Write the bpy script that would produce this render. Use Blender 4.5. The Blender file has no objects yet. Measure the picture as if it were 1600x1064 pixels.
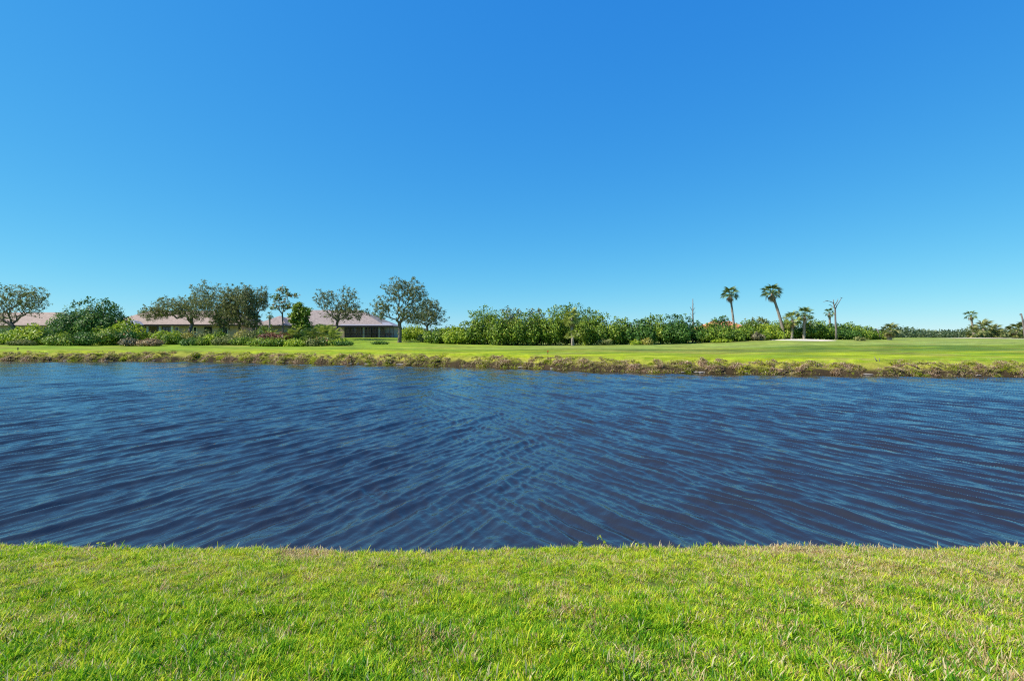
import bpy, math, random
import numpy as np
from mathutils import Vector
rng = np.random.default_rng(7)
random.seed(7)
scene = bpy.context.scene
col = scene.collection

# ---------------------------------------------------------------- camera, sky, sun, exposure
EYE = 2.8
cam = bpy.data.objects.new('camera', bpy.data.cameras.new('camera'))
col.objects.link(cam)
cam.location = (0, 0, EYE)
cam.rotation_euler = (math.radians(90), 0, 0)
cam.data.lens = 18.0
cam.data.sensor_width = 36.0
cam.data.shift_y = -0.00625
cam.data.clip_start = 0.05
cam.data.clip_end = 9000
scene.camera = cam

SUN_DIR = Vector((-0.665, -0.13, 0.735)).normalized()      # towards the sun
sun_el = math.asin(SUN_DIR.z)
sun_az = math.atan2(SUN_DIR.x, SUN_DIR.y)
SKY_R, SKY_G, SKY_B = (0.255, 1.22), (1.08, 0.66), (2.95, 0.22)
world = bpy.data.worlds.new('World')
scene.world = world
world.use_nodes = True
nt = world.node_tree
nt.nodes.clear()
sky = nt.nodes.new('ShaderNodeTexSky')
sky.sky_type = 'NISHITA'
sky.sun_disc = False
sky.sun_elevation = sun_el
sky.sun_rotation = sun_az
sky.altitude = 0
sky.air_density = 0.8
sky.dust_density = 0.0
sky.ozone_density = 6.0
hs = nt.nodes.new('ShaderNodeHueSaturation')
hs.inputs['Saturation'].default_value = 1.0
hs.inputs['Value'].default_value = 1.0
bg = nt.nodes.new('ShaderNodeBackground')
bg.inputs['Strength'].default_value = 0.12
wo = nt.nodes.new('ShaderNodeOutputWorld')
nt.links.new(sky.outputs[0], hs.inputs['Color'])
# the photograph's deep polarised blue: one power curve per channel over the whole sky
sp = nt.nodes.new('ShaderNodeSeparateColor'); cb = nt.nodes.new('ShaderNodeCombineColor')
nt.links.new(hs.outputs[0], sp.inputs[0])
for i, (k, e) in enumerate(((SKY_R), (SKY_G), (SKY_B))):
    pw = nt.nodes.new('ShaderNodeMath'); pw.operation = 'POWER'; pw.inputs[1].default_value = e
    ml = nt.nodes.new('ShaderNodeMath'); ml.operation = 'MULTIPLY'; ml.inputs[1].default_value = k
    nt.links.new(sp.outputs[i], pw.inputs[0]); nt.links.new(pw.outputs[0], ml.inputs[0]); nt.links.new(ml.outputs[0], cb.inputs[i])
nt.links.new(cb.outputs[0], bg.inputs[0])
nt.links.new(bg.outputs[0], wo.inputs[0])

sl = bpy.data.lights.new('sun', 'SUN')
sl.energy = 4.6
sl.angle = math.radians(0.5)
sl.color = (1.0, 0.955, 0.88)
so = bpy.data.objects.new('sun', sl)
so.rotation_euler = SUN_DIR.to_track_quat('Z', 'Y').to_euler()
so.location = (-30, -20, 40)
col.objects.link(so)
scene.view_settings.view_transform = 'Standard'
scene.view_settings.look = 'None'
scene.view_settings.exposure = 0.75
scene.view_settings.gamma = 1.0
scene.view_settings.use_curve_mapping = False
scene.cycles.max_bounces = 6
scene.cycles.use_denoising = False
scene.cycles.pixel_filter_type = 'BLACKMAN_HARRIS'
scene.cycles.filter_width = 1.15
scene.cycles.transparent_max_bounces = 6

# ---------------------------------------------------------------- helpers
def link(o, parent=None):
    col.objects.link(o)
    if parent is not None:
        o.parent = parent
    return o

def tag(o, label=None, cat=None, group=None, kind=None):
    if label: o['label'] = label
    if cat: o['category'] = cat
    if group: o['group'] = group
    if kind: o['kind'] = kind
    return o

def empty(name, loc, rz=0.0):
    o = bpy.data.objects.new(name, None)
    o.location = loc
    o.rotation_euler = (0, 0, rz)
    o.empty_display_size = 0.3
    return link(o)

def mesh_np(name, verts, faces, mat=None, smooth=False, attrs=None, fattrs=None, colattr=None):
    """verts (n,3); faces (m,k) with one k for all"""
    me = bpy.data.meshes.new(name)
    verts = np.asarray(verts, dtype=np.float32)
    faces = np.asarray(faces, dtype=np.int32)
    m, k = faces.shape
    me.vertices.add(len(verts))
    me.vertices.foreach_set('co', verts.ravel())
    me.loops.add(m * k)
    me.loops.foreach_set('vertex_index', faces.ravel())
    me.polygons.add(m)
    me.polygons.foreach_set('loop_start', np.arange(0, m * k, k, dtype=np.int32))
    me.polygons.foreach_set('loop_total', np.full(m, k, dtype=np.int32))
    me.update(calc_edges=True)
    if smooth:
        me.polygons.foreach_set('use_smooth', np.ones(m, dtype=bool))
    for nm, a in (attrs or {}).items():
        at = me.attributes.new(nm, 'FLOAT', 'POINT')
        at.data.foreach_set('value', np.asarray(a, dtype=np.float32))
    for nm, a in (fattrs or {}).items():
        at = me.attributes.new(nm, 'FLOAT', 'FACE')
        at.data.foreach_set('value', np.asarray(a, dtype=np.float32))
    if colattr is not None:
        at = me.attributes.new(colattr[0], 'FLOAT_COLOR', 'POINT')
        c = np.ones((len(verts), 4), dtype=np.float32)
        c[:, :3] = colattr[1]
        at.data.foreach_set('color', c.ravel())
    if mat: me.materials.append(mat)
    return me

def obj_me(name, me, parent=None):
    return link(bpy.data.objects.new(name, me), parent)

class MB:
    """collects boxes, prisms, tubes -> one mesh (polys of any size)"""
    def __init__(s): s.v = []; s.f = []
    def poly(s, pts):
        b = len(s.v); s.v += [tuple(p) for p in pts]; s.f.append(tuple(range(b, b + len(pts)))); return s
    def box(s, a, b_):
        x0, y0, z0 = a; x1, y1, z1 = b_
        b = len(s.v)
        s.v += [(x0,y0,z0),(x1,y0,z0),(x1,y1,z0),(x0,y1,z0),(x0,y0,z1),(x1,y0,z1),(x1,y1,z1),(x0,y1,z1)]
        s.f += [(b,b+3,b+2,b+1),(b+4,b+5,b+6,b+7),(b,b+1,b+5,b+4),(b+1,b+2,b+6,b+5),(b+2,b+3,b+7,b+6),(b+3,b,b+4,b+7)]
        return s
    def tube(s, pts, rad, n=7, cap=True):
        pts = [Vector(p) for p in pts]
        rings = []
        for i, p in enumerate(pts):
            d = (pts[min(i+1, len(pts)-1)] - pts[max(i-1, 0)]).normalized()
            u = d.orthogonal().normalized() if abs(d.z) < .98 else Vector((1, 0, 0))
            if abs(d.z) >= .98: u = (u - d * u.dot(d)).normalized()
            w = d.cross(u)
            b = len(s.v)
            for k in range(n):
                a = 2 * math.pi * k / n
                s.v.append(tuple(p + (u * math.cos(a) + w * math.sin(a)) * rad[i]))
            rings.append(b)
        for i in range(len(rings) - 1):
            a, b = rings[i], rings[i+1]
            for k in range(n):
                s.f.append((a + k, a + (k+1) % n, b + (k+1) % n, b + k))
        if cap:
            s.f.append(tuple(rings[-1] + k for k in range(n)))
            s.f.append(tuple(rings[0] + n - 1 - k for k in range(n)))
        return s
    def build(s, name, mat, parent=None, smooth=False):
        me = bpy.data.meshes.new(name)
        me.from_pydata(s.v, [], s.f)
        if smooth:
            me.polygons.foreach_set('use_smooth', np.ones(len(me.polygons), dtype=bool))
        me.materials.append(mat)
        return obj_me(name, me, parent)

def X(px, D): return (px - 800.0) / 800.0 * D
def Z(py, D): return EYE + (522.0 - py) / 800.0 * D

def sm(x, a, b):
    t = np.clip((np.asarray(x, dtype=float) - a) / (b - a), 0, 1)
    return t * t * (3 - 2 * t)

_pn = [(rng.uniform(0, 6.28), rng.uniform(0, 6.28), rng.uniform(-1, 1, 2)) for _ in range(24)]
def pnoise(x, y, scale, octv=4, seed=0):
    """cheap smooth noise about -1..1 from summed rotated sines"""
    r = 0; amp = 1; tot = 0; f = 1.0 / scale
    for o in range(octv):
        for q in range(3):
            k = (seed * 5 + o * 3 + q) % 24
            a = _pn[k][0]; ph = _pn[k][1]
            c, s_ = math.cos(a), math.sin(a)
            u = (x * c + y * s_) * f * 6.28
            v = (-x * s_ + y * c) * f * 6.28
            r = r + amp * np.sin(u + ph + 1.7 * np.sin(v * 0.63 + ph * 2)) / 3 * 1.4
        tot += amp; amp *= .55; f *= 1.93
    return r / tot * 1.5

# ---------------------------------------------------------------- materials
def new_mat(name):
    m = bpy.data.materials.new(name); m.use_nodes = True
    n = m.node_tree; b = n.nodes['Principled BSDF']
    return m, n, b

def N(n, t, **kw):
    x = n.nodes.new(t)
    for k, v in kw.items(): setattr(x, k, v)
    return x

def ramp(n, stops, src=None, interp='LINEAR'):
    r = N(n, 'ShaderNodeValToRGB')
    e = r.color_ramp.elements
    while len(e) < len(stops): e.new(0.5)
    for i, (p, c) in enumerate(stops):
        e[i].position = p; e[i].color = (*c, 1)
    r.color_ramp.interpolation = interp
    if src is not None: n.links.new(src, r.inputs[0])
    return r

def leaf_mat(name, stops, rough=.45, transl=.3, spec=.4, inst=False, patch=0.0, patch_scale=0.5, patch_col=(.2,.18,.05)):
    """leaf colour from the face attribute 'tint', some light passing through"""
    m, n, b = new_mat(name)
    a = N(n, 'ShaderNodeAttribute'); a.attribute_name = 'tint'
    r = ramp(n, stops, a.outputs['Fac'])
    c = r.outputs[0]
    if patch > 0:
        tc = N(n, 'ShaderNodeNewGeometry')
        nz = N(n, 'ShaderNodeTexNoise'); nz.inputs['Scale'].default_value = patch_scale; nz.inputs['Detail'].default_value = 3
        n.links.new(tc.outputs['Position'], nz.inputs['Vector'])
        mr = N(n, 'ShaderNodeMapRange'); mr.inputs[1].default_value = .45; mr.inputs[2].default_value = .7; mr.inputs[4].default_value = patch
        n.links.new(nz.outputs['Fac'], mr.inputs[0])
        mx = N(n, 'ShaderNodeMixRGB'); mx.inputs[2].default_value = (*patch_col, 1)
        n.links.new(mr.outputs[0], mx.inputs[0]); n.links.new(c, mx.inputs[1])
        c = mx.outputs[0]
    n.links.new(c, b.inputs['Base Color'])
    b.inputs['Roughness'].default_value = rough
    b.inputs['Specular IOR Level'].default_value = spec
    t = N(n, 'ShaderNodeBsdfTranslucent')
    n.links.new(c, t.inputs['Color'])
    ms = N(n, 'ShaderNodeMixShader'); ms.inputs[0].default_value = transl
    n.links.new(b.outputs[0], ms.inputs[1]); n.links.new(t.outputs[0], ms.inputs[2])
    n.links.new(ms.outputs[0], n.nodes['Material Output'].inputs[0])
    return m

def plain(name, c, rough=.7, spec=.3, noise=.25, scale=4.0, bump=.0, c2=None, metallic=0):
    m, n, b = new_mat(name)
    tc = N(n, 'ShaderNodeTexCoord')
    nz = N(n, 'ShaderNodeTexNoise'); nz.inputs['Scale'].default_value = scale; nz.inputs['Detail'].default_value = 5
    n.links.new(tc.outputs['Object'], nz.inputs['Vector'])
    d = c2 or tuple(x * (1 - noise) for x in c)
    e = c if c2 else tuple(min(1, x * (1 + noise)) for x in c)
    r = ramp(n, [(.3, d), (.7, e)], nz.outputs['Fac'])
    n.links.new(r.outputs[0], b.inputs['Base Color'])
    b.inputs['Roughness'].default_value = rough
    b.inputs['Specular IOR Level'].default_value = spec
    b.inputs['Metallic'].default_value = metallic
    if bump > 0:
        bp = N(n, 'ShaderNodeBump'); bp.inputs['Strength'].default_value = bump; bp.inputs['Distance'].default_value = .05
        n.links.new(nz.outputs['Fac'], bp.inputs['Height']); n.links.new(bp.outputs[0], b.inputs['Normal'])
    return m

M = {}
M['bark'] = plain('oak_bark', (.15, .125, .10), .9, .1, .35, 6, .4)
M['bark_dark'] = plain('stem_bark', (.10, .08, .06), .9, .1, .35, 6, .3)
M['dead_wood'] = plain('dead_wood', (.17, .15, .135), .9, .1, .3, 5, .4)
M['palm_bark'] = plain('palm_bark', (.36, .31, .25), .9, .1, .25, 5, .4, c2=(.2, .165, .13))
M['oak_leaf'] = leaf_mat('oak_leaf', [(0, (.045, .07, .022)), (.45, (.13, .165, .05)), (.8, (.27, .28, .10)), (1, (.42, .35, .19))], .6, .25, .2)
M['oak_olive'] = leaf_mat('oak_olive', [(0, (.05, .08, .02)), (.5, (.18, .21, .05)), (.85, (.33, .33, .11)), (1, (.44, .38, .18))], .6, .25, .2)
M['grape_leaf'] = leaf_mat('grape_leaf', [(0, (.035, .08, .012)), (.45, (.14, .24, .02)), (.8, (.33, .42, .035)), (1, (.54, .53, .12))], .5, .33, .25)
M['dark_leaf'] = leaf_mat('dark_leaf', [(0, (.02, .06, .012)), (.5, (.065, .16, .022)), (.85, (.15, .26, .04)), (1, (.30, .38, .10))], .5, .28, .22)
M['lime_leaf'] = leaf_mat('lime_leaf', [(0, (.10, .18, .012)), (.5, (.30, .41, .02)), (1, (.54, .56, .06))], .5, .35, .25)
M['gold_leaf'] = leaf_mat('gold_leaf', [(0, (.16, .16, .025)), (.5, (.36, .33, .05)), (1, (.5, .45, .1))], .5, .3)
M['red_leaf'] = leaf_mat('red_leaf', [(0, (.05, .07, .02)), (.45, (.16, .07, .03)), (.8, (.34, .11, .06)), (1, (.42, .26, .13))], .5, .3)
M['redgreen_leaf'] = leaf_mat('redgreen_leaf', [(0, (.04, .09, .02)), (.45, (.15, .25, .04)), (.68, (.26, .32, .06)), (.8, (.40, .17, .08)), (1, (.55, .34, .18))], .5, .3)
M['flower_leaf'] = leaf_mat('flower_leaf', [(0, (.03, .10, .015)), (.85, (.09, .22, .03)), (.9, (.6, .22, .03)), (1, (.75, .35, .05))], .5, .3)
M['tan_leaf'] = leaf_mat('tan_leaf', [(0, (.14, .08, .04)), (.5, (.34, .23, .11)), (1, (.52, .40, .22))], .8, .2)
M['grey_leaf'] = leaf_mat('grey_leaf', [(0, (.06, .06, .03)), (.5, (.22, .20, .11)), (1, (.46, .38, .26))], .8, .2, .15)
M['palm_leaf'] = leaf_mat('palm_leaf', [(0, (.04, .08, .02)), (.6, (.13, .19, .035)), (1, (.28, .32, .08))], .5, .25, .25)
M['palm_bright'] = leaf_mat('palm_bright', [(0, (.08, .14, .02)), (.6, (.28, .34, .05)), (1, (.5, .48, .14))], .5, .3, .25)
M['palm_olive'] = leaf_mat('palm_olive', [(0, (.05, .08, .02)), (.6, (.2, .23, .05)), (1, (.42, .38, .14))], .5, .25, .25)
M['palm_tan'] = leaf_mat('palm_tan', [(0, (.18, .12, .07)), (.6, (.38, .29, .17)), (1, (.55, .45, .28))], .8, .2)
M['scrub_leaf'] = leaf_mat('scrub_leaf', [(0, (.04, .075, .03)), (.6, (.085, .13, .05)), (1, (.17, .2, .09))], .5, .2)
M['wall'] = plain('stucco', (.40, .31, .235), .9, .2, .06, 2)
M['wall_grey'] = plain('pale_stucco', (.5, .48, .45), .9, .2, .06, 2)
M['trim'] = plain('white_trim', (.72, .72, .70), .6, .3, .04, 2)
M['dark_frame'] = plain('bronze_frame', (.022, .018, .016), .5, .4, .1, 2)
M['rock'] = plain('limestone', (.24, .21, .18), .9, .2, .35, 3, .5)
M['orange'] = plain('orange_paint', (.6, .16, .03), .5, .4, .1, 3)
M['stem_green'] = plain('weed_stem', (.2, .26, .05), .6, .3, .2, 8)

m, n, b = new_mat('window_glass')
b.inputs['Base Color'].default_value = (.018, .022, .028, 1); b.inputs['Roughness'].default_value = .06
b.inputs['Specular IOR Level'].default_value = .6
M['glass'] = m
m, n, b = new_mat('insect_screen')       # fine dark mesh: half of the light passes between the threads
b.inputs['Base Color'].default_value = (.03, .03, .03, 1); b.inputs['Roughness'].default_value = .8
tr = N(n, 'ShaderNodeBsdfTransparent'); ms = N(n, 'ShaderNodeMixShader'); ms.inputs[0].default_value = .42
n.links.new(tr.outputs[0], ms.inputs[1]); n.links.new(b.outputs[0], ms.inputs[2])
n.links.new(ms.outputs[0], n.nodes['Material Output'].inputs[0])
M['screen'] = m

def roof_mat(name, c1, c2):
    m, n, b = new_mat(name)
    tc = N(n, 'ShaderNodeTexCoord')
    w = N(n, 'ShaderNodeTexWave'); w.bands_direction = 'Z'; w.inputs['Scale'].default_value = 1.6; w.inputs['Distortion'].default_value = .6
    w.wave_profile = 'SAW'
    nz = N(n, 'ShaderNodeTexNoise'); nz.inputs['Scale'].default_value = 2.5; nz.inputs['Detail'].default_value = 6
    n.links.new(tc.outputs['Object'], w.inputs['Vector']); n.links.new(tc.outputs['Object'], nz.inputs['Vector'])
    r = ramp(n, [(.3, c1), (.7, c2)], nz.outputs['Fac'])
    mx = N(n, 'ShaderNodeMixRGB'); mx.blend_type = 'MULTIPLY'; mx.inputs[0].default_value = .25
    n.links.new(r.outputs[0], mx.inputs[1]); n.links.new(w.outputs['Color'], mx.inputs[2])
    n.links.new(mx.outputs[0], b.inputs['Base Color'])
    b.inputs['Roughness'].default_value = .85
    bp = N(n, 'ShaderNodeBump'); bp.inputs['Strength'].default_value = .5; bp.inputs['Distance'].default_value = .08
    n.links.new(w.outputs['Fac'], bp.inputs['Height']); n.links.new(bp.outputs[0], b.inputs['Normal'])
    return m
M['roof_pink'] = roof_mat('pink_tile', (.25, .175, .13), (.41, .30, .235))
M['roof_grey'] = roof_mat('greyed_pink_tile', (.20, .155, .135), (.37, .29, .25))
M['roof_orange'] = roof_mat('orange_tile', (.50, .17, .07), (.62, .25, .11))
M['roof_flat'] = roof_mat('shade_grey_lanai_roof', (.22, .21, .24), (.3, .29, .33))  # bluish grey roof with a shadowy purple shade tone painted into its colour

# ---------------------------------------------------------------- terrain
fx = np.array([-4000, -200, -75, -53.3, -37.3, -26.7, -10.5, -3.3, 8.55, 18, 25.4, 33.7, 60, 200, 4000.])
fy = np.array([54, 54, 53.5, 53.3, 53.3, 50.9, 46.7, 43.9, 38, 36.1, 33.9, 33.7, 33.2, 33, 33.])
def far_shore(x):
    x = np.asarray(x, dtype=float)
    r = sum(np.interp(x + d, fx, fy) for d in (-3, -1.5, 0, 1.5, 3)) / 5
    return r + .22 * np.sin(x * 1.3) * np.sin(x * .37 + 1) + .14 * np.sin(x * 2.9 + .6) + .35 * np.sin(x * .21 + 2)
def near_edge(x):
    x = np.asarray(x, dtype=float)
    return 5.12 + .05 * np.sin(x * .9 + .4) + .03 * np.sin(x * 2.3 + 1) - .08 * np.exp(-((x + .2) / 1.6) ** 2) + .07 * sm(x, 3.3, 5)
nyk = np.array([-400, -30, -5, 0, 2.4, 4.0, 4.75, 5.12, 5.5, 5.9, 6.4, 7.2, 9, 400.])
nzk = np.array([2.2, 1.7, 1.32, 1.22, 1.10, .87, .735, .645, .34, .02, -.35, -.7, -1.2, -1.2])
ftk = np.array([-400, -8, -3, -1, 0, .35, .9, 1.8, 3, 5, 12, 25, 60, 4000.])
fzk = np.array([-1.2, -1.2, -.8, -.4, -.01, .36, .55, .76, .92, .97, 1.08, 1.22, 1.3, 1.3])
def gz(x, y):
    x = np.asarray(x, dtype=float); y = np.asarray(y, dtype=float)
    near = np.interp(y - (near_edge(x) - 5.12) * sm(y, 2.5, 5), nyk, nzk)
    t = y - far_shore(x)
    f = np.interp(t, ftk, fzk)
    left = .75 * sm(y, 72, 94) * sm(-x, -8, 12)
    pad = .3 * sm(y, 64, 84) * sm(x, -22, 2) * (1 - sm(x, 22, 40)) * 0
    mound = sm(x, 18, 38) * (.62 * sm(y, 52, 80) - .25 * sm(y, 88, 115))
    roll = sm(t, 4, 12) * (.07 * np.sin(x * .11 + y * .05) + .05 * np.sin(x * .23 - y * .13 + 1.1)) * (1 - sm(y, 150, 300))
    lump = sm(t, -.3, .6) * (1 - sm(t, 2.5, 4)) * .13 * pnoise(x, y, 1.7, 3, 2)
    farz = f + left + pad + mound + roll + lump
    nl = (1 - sm(y, 4.4, 5.2)) * .018 * pnoise(x, y, .9, 3, 5)
    return np.where(y < 20, near + nl, farz)

def stretch(a, b, step, lo, hi, growth=1.22):
    c = list(np.arange(a, b + 1e-6, step))
    s = step; p = c[-1]
    while p < hi: s *= growth; p += s; c.append(min(p, hi))
    s = step; p = c[0]; l = []
    while p > lo: s *= growth; p -= s; l.append(max(p, lo))
    return np.array(l[::-1] + c)

xs = stretch(-62, 50, .3, -4000, 4000)
ya = np.concatenate([[-300, -120, -60, -30, -15, -8, -4], np.arange(-2, 4, .25), np.arange(4, 7.4, .09), [8, 9.5, 12, 16]])
tb = np.concatenate([[-9, -5, -3, -2, -1.2, -.6, -.3], np.arange(-.1, 4.2, .2), np.arange(4.4, 12, .6), np.arange(12, 62, 1.25)])
tc_ = [62]; s = 1.5
while tc_[-1] < 4200: s *= 1.2; tc_.append(tc_[-1] + s)
tb = np.concatenate([tb, tc_])
XX, YA = np.meshgrid(xs, ya)
YY2 = far_shore(xs)[None, :] + tb[:, None]
YY = np.vstack([YA, YY2])
XX = np.vstack([XX, np.broadcast_to(xs, YY2.shape)])
ZZ = gz(XX, YY)
R, C = XX.shape
ii = np.arange(R * C).reshape(R, C)
F = np.stack([ii[:-1, :-1], ii[:-1, 1:], ii[1:, 1:], ii[1:, :-1]], -1).reshape(-1, 4)
# lawn colour by zone
T = YY - far_shore(XX)
tone = np.zeros((R, C, 3))
def C3(*a): return np.array(a, dtype=float)
def mixc(a, b, w): return a * (1 - w[..., None]) + b * w[..., None]
soil = C3(.09, .065, .035); lime = C3(.26, .32, .012); mid = C3(.13, .23, .012); deep = C3(.06, .12, .018); pale = C3(.22, .29, .075); straw = C3(.36, .34, .06)
tone[:] = mid
nA = pnoise(XX * .45, YY, 9, 4, 1); nB = pnoise(XX * .5, YY, 24, 3, 3)
base = mixc(np.broadcast_to(lime, tone.shape), np.broadcast_to(mid, tone.shape), np.clip(.35 + .5 * nA, 0, 1))
left = mixc(base, np.broadcast_to(mid * 1.15, tone.shape), sm(YY, 58, 64) * (1 - sm(XX, -14, -2)) * .6)
# darker rough strip, then pale fairway beyond it on the open side
w_r = sm(XX, -16, 14)
dark0 = np.interp(XX, [-10, 10, 30, 50], [52, 51, 47, 50]); dark1 = dark0 + np.interp(XX, [-10, 10, 30, 50], [4, 6, 12, 13])
rough = sm(YY, dark0 - 1, dark0 + 1.5) * (1 - sm(YY, dark1 - 1, dark1 + 1.5)) * w_r * np.clip(.8 + .3 * nA, 0, 1)
fair = sm(YY, dark1 - 1, dark1 + 1.5) * np.clip(w_r + .15, 0, 1) * np.clip(.85 + .3 * nB, 0, 1)
tone = mixc(left, np.broadcast_to(deep * 1.15, tone.shape), rough * .85)
tone = mixc(tone, np.broadcast_to(pale, tone.shape), fair * .85)
dryp = np.clip(pnoise(XX * .35, YY, 6, 4, 14) - .25, 0, 1) * .75 + .35 * np.exp(-((YY - 52) / 3.5) ** 2) * sm(XX, 0, 8) * (1 - sm(XX, 24, 34))
tone = mixc(tone, np.broadcast_to(C3(.25, .22, .06), tone.shape), np.clip(dryp, 0, .6))
stripe = (.5 + .5 * np.sin((YY * .7 + XX * .25) * .9)) * .12
spots = np.clip(pnoise(XX * .3, YY * 1.0, 3.1, 4, 12) * .5 + .5, 0, 1)
tone = tone * (.70 + .55 * spots[..., None])
tone = tone * (1 - stripe[..., None] * sm(YY, 40, 55)[..., None])
sh = (1 - sm(T, 1.0, 2.9 + .8 * nA))
tone = mixc(tone, np.broadcast_to(straw * .75, tone.shape), sh * .8)
tone = mixc(tone, np.broadcast_to(soil * .45, tone.shape), (1 - sm(T, .25, .9)))
tone = np.where((YY < 20)[..., None], mixc(np.broadcast_to(C3(.085, .11, .022), tone.shape), np.broadcast_to(soil * .6, tone.shape), sm(YY, 5.2, 5.6)), tone)
m, n, b = new_mat('ground')
a = N(n, 'ShaderNodeAttribute'); a.attribute_name = 'tone'
g = N(n, 'ShaderNodeNewGeometry')
mp = N(n, 'ShaderNodeMapping'); mp.inputs['Scale'].default_value = (1, 1.0, 1)
n1 = N(n, 'ShaderNodeTexNoise'); n1.inputs['Scale'].default_value = 1.1; n1.inputs['Detail'].default_value = 8; n1.inputs['Roughness'].default_value = .7
n2 = N(n, 'ShaderNodeTexNoise'); n2.inputs['Scale'].default_value = 14; n2.inputs['Detail'].default_value = 4
n.links.new(g.outputs['Position'], mp.inputs[0]); n.links.new(mp.outputs[0], n1.inputs['Vector']); n.links.new(mp.outputs[0], n2.inputs['Vector'])
r1 = ramp(n, [(.25, (.55, .6, .5)), (.75, (1.5, 1.35, 1.3))], n1.outputs['Fac'])
r2 = ramp(n, [(.25, (.6, .6, .6)), (.75, (1.35, 1.35, 1.35))], n2.outputs['Fac'])
for r in (r1, r2):
    pass
mx = N(n, 'ShaderNodeMixRGB'); mx.blend_type = 'MULTIPLY'; mx.inputs[0].default_value = .95
mx2 = N(n, 'ShaderNodeMixRGB'); mx2.blend_type = 'MULTIPLY'; mx2.inputs[0].default_value = .8
n.links.new(a.outputs['Color'], mx.inputs[1]); n.links.new(r1.outputs[0], mx.inputs[2])
n.links.new(mx.outputs[0], mx2.inputs[1]); n.links.new(r2.outputs[0], mx2.inputs[2])
n.links.new(mx2.outputs[0], b.inputs['Base Color'])
b.inputs['Roughness'].default_value = .9; b.inputs['Specular IOR Level'].default_value = .1
bp = N(n, 'ShaderNodeBump'); bp.inputs['Strength'].default_value = .6; bp.inputs['Distance'].default_value = .05
n.links.new(n2.outputs['Fac'], bp.inputs['Height']); n.links.new(bp.outputs[0], b.inputs['Normal'])
me = mesh_np('ground', np.stack([XX, YY, ZZ], -1).reshape(-1, 3), F, m, True, colattr=('tone', tone.reshape(-1, 3)))
tag(obj_me('ground', me), 'lawn and golf course ground sloping down to the lake on both sides', None, None, 'structure')

# ---------------------------------------------------------------- water with real waves
def waves(x, y):
    r = np.random.default_rng(11)
    wob = 1.9 * pnoise(x, y, 9, 3, 7)
    side = sm(x + .18 * (y - 8) + wob, 2.2, -2.2)      # 1 where the left-hand train rules
    patch = 1.12 + .16 * pnoise(x, y, 7, 2, 4)
    x0, y0 = x, y
    x = x + .05 * pnoise(x0, y0, 3.6, 2, 15)
    y = y + .07 * pnoise(x0, y0, 4.1, 2, 9)
    h = np.zeros_like(x)
    def train(ang0, spread, lams, wgt, amp):
        out = np.zeros_like(x)
        for lam in lams:
            an = ang0 + r.normal() * spread
            k = 2 * math.pi / lam
            ph = r.uniform(0, 6.28)
            q = (x * math.cos(an) + y * math.sin(an)) * k + ph
            env = .75 + .4 * np.sin((x * math.cos(an + 1.3) + y * math.sin(an + 1.3)) * 6.28 / (lam * r.uniform(5, 11)) + r.uniform(0, 6.28))
            q = q + .6 * pnoise(x, y, lam * 9, 1, int(lam * 10)) 
            out += amp * (lam ** .8 if lam < .75 else .8 * lam ** -.1 * .58) * env * (1 - sm(y, lam * 62, lam * 125)) * (np.exp(1.1 * np.sin(q)) - 1.26)   # peaked crests, flat troughs
        return out * wgt
    la = [1.45, 1.2, 1.05, .92, .8, .68, .58, .48, .4, .33, .27]
    lb = [1.25, 1.05, .9, .78, .68, .58, .5, .42, .35, .29, .24]
    h += train(math.radians(-24), .085, la, .06 + .97 * side, .0112)
    h += train(math.radians(28), .085, lb, .06 + .97 * (1 - side), .0112)
    sa = [.39, .24, .215, .19, .34, .3, .27]; 
    h += train(math.radians(-24), .15, sa, .10 + .9 * side, .0105)
    h += train(math.radians(28), .15, [v * 1.08 for v in sa], .10 + .9 * (1 - side), .0105)
    h += train(math.radians(85), .5, [.9, .62, .47, .36, .28, .22], .8, .0028)
    h += train(math.radians(-60), .5, [.7, .5, .33, .24], .6, .0028)
    return h * patch
ys = [5.35]
while ys[-1] < 56: ys.append(ys[-1] * 1.0040)
ys = np.array(ys)
uc = np.linspace(-1, 1, 1250)
ue = stretch(-1, 1, .02, -60, 60, 1.35)
ue = np.concatenate([ue[ue < -1.001], uc, ue[ue > 1.001]])
half = 2.5 + 1.08 * ys
WX = ue[None, :] * half[:, None]
WY = np.broadcast_to(ys[:, None], WX.shape).copy()
fade = (1 - sm(np.abs(WX), half[:, None] * .98, half[:, None] * 1.3 + 4))
calm = .35 + .65 * sm(WY, 5.9, 8) * (1 - .6 * sm(WY - far_shore(WX), -2.5, -.2))
WZ = waves(WX, WY) * fade * calm
# the lake stops at its banks
R, C = WX.shape
ii = np.arange(R * C).reshape(R, C)
F = np.stack([ii[:-1, :-1], ii[:-1, 1:], ii[1:, 1:], ii[1:, :-1]], -1)
keep = (WY - far_shore(WX) < 1.0)[:-1, :-1]
F = F[keep]
m, n, b = new_mat('lake_water')
b.inputs['Base Color'].default_value = (.020, .0145, .0065, 1)
b.inputs['Roughness'].default_value = .04
b.inputs['IOR'].default_value = 1.9
g = N(n, 'ShaderNodeNewGeometry')
mp = N(n, 'ShaderNodeMapping'); mp.inputs['Scale'].default_value = (1, .55, 1)
n.links.new(g.outputs['Position'], mp.inputs[0])
n1 = N(n, 'ShaderNodeTexNoise'); n1.inputs['Scale'].default_value = 5.5; n1.inputs['Detail'].default_value = 3; n1.inputs['Roughness'].default_value = .55; n1.inputs['Distortion'].default_value = .6
n2 = N(n, 'ShaderNodeTexNoise'); n2.inputs['Scale'].default_value = 24; n2.inputs['Detail'].default_value = 3; n2.inputs['Distortion'].default_value = .8
n.links.new(mp.outputs[0], n1.inputs['Vector']); n.links.new(mp.outputs[0], n2.inputs['Vector'])
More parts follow.
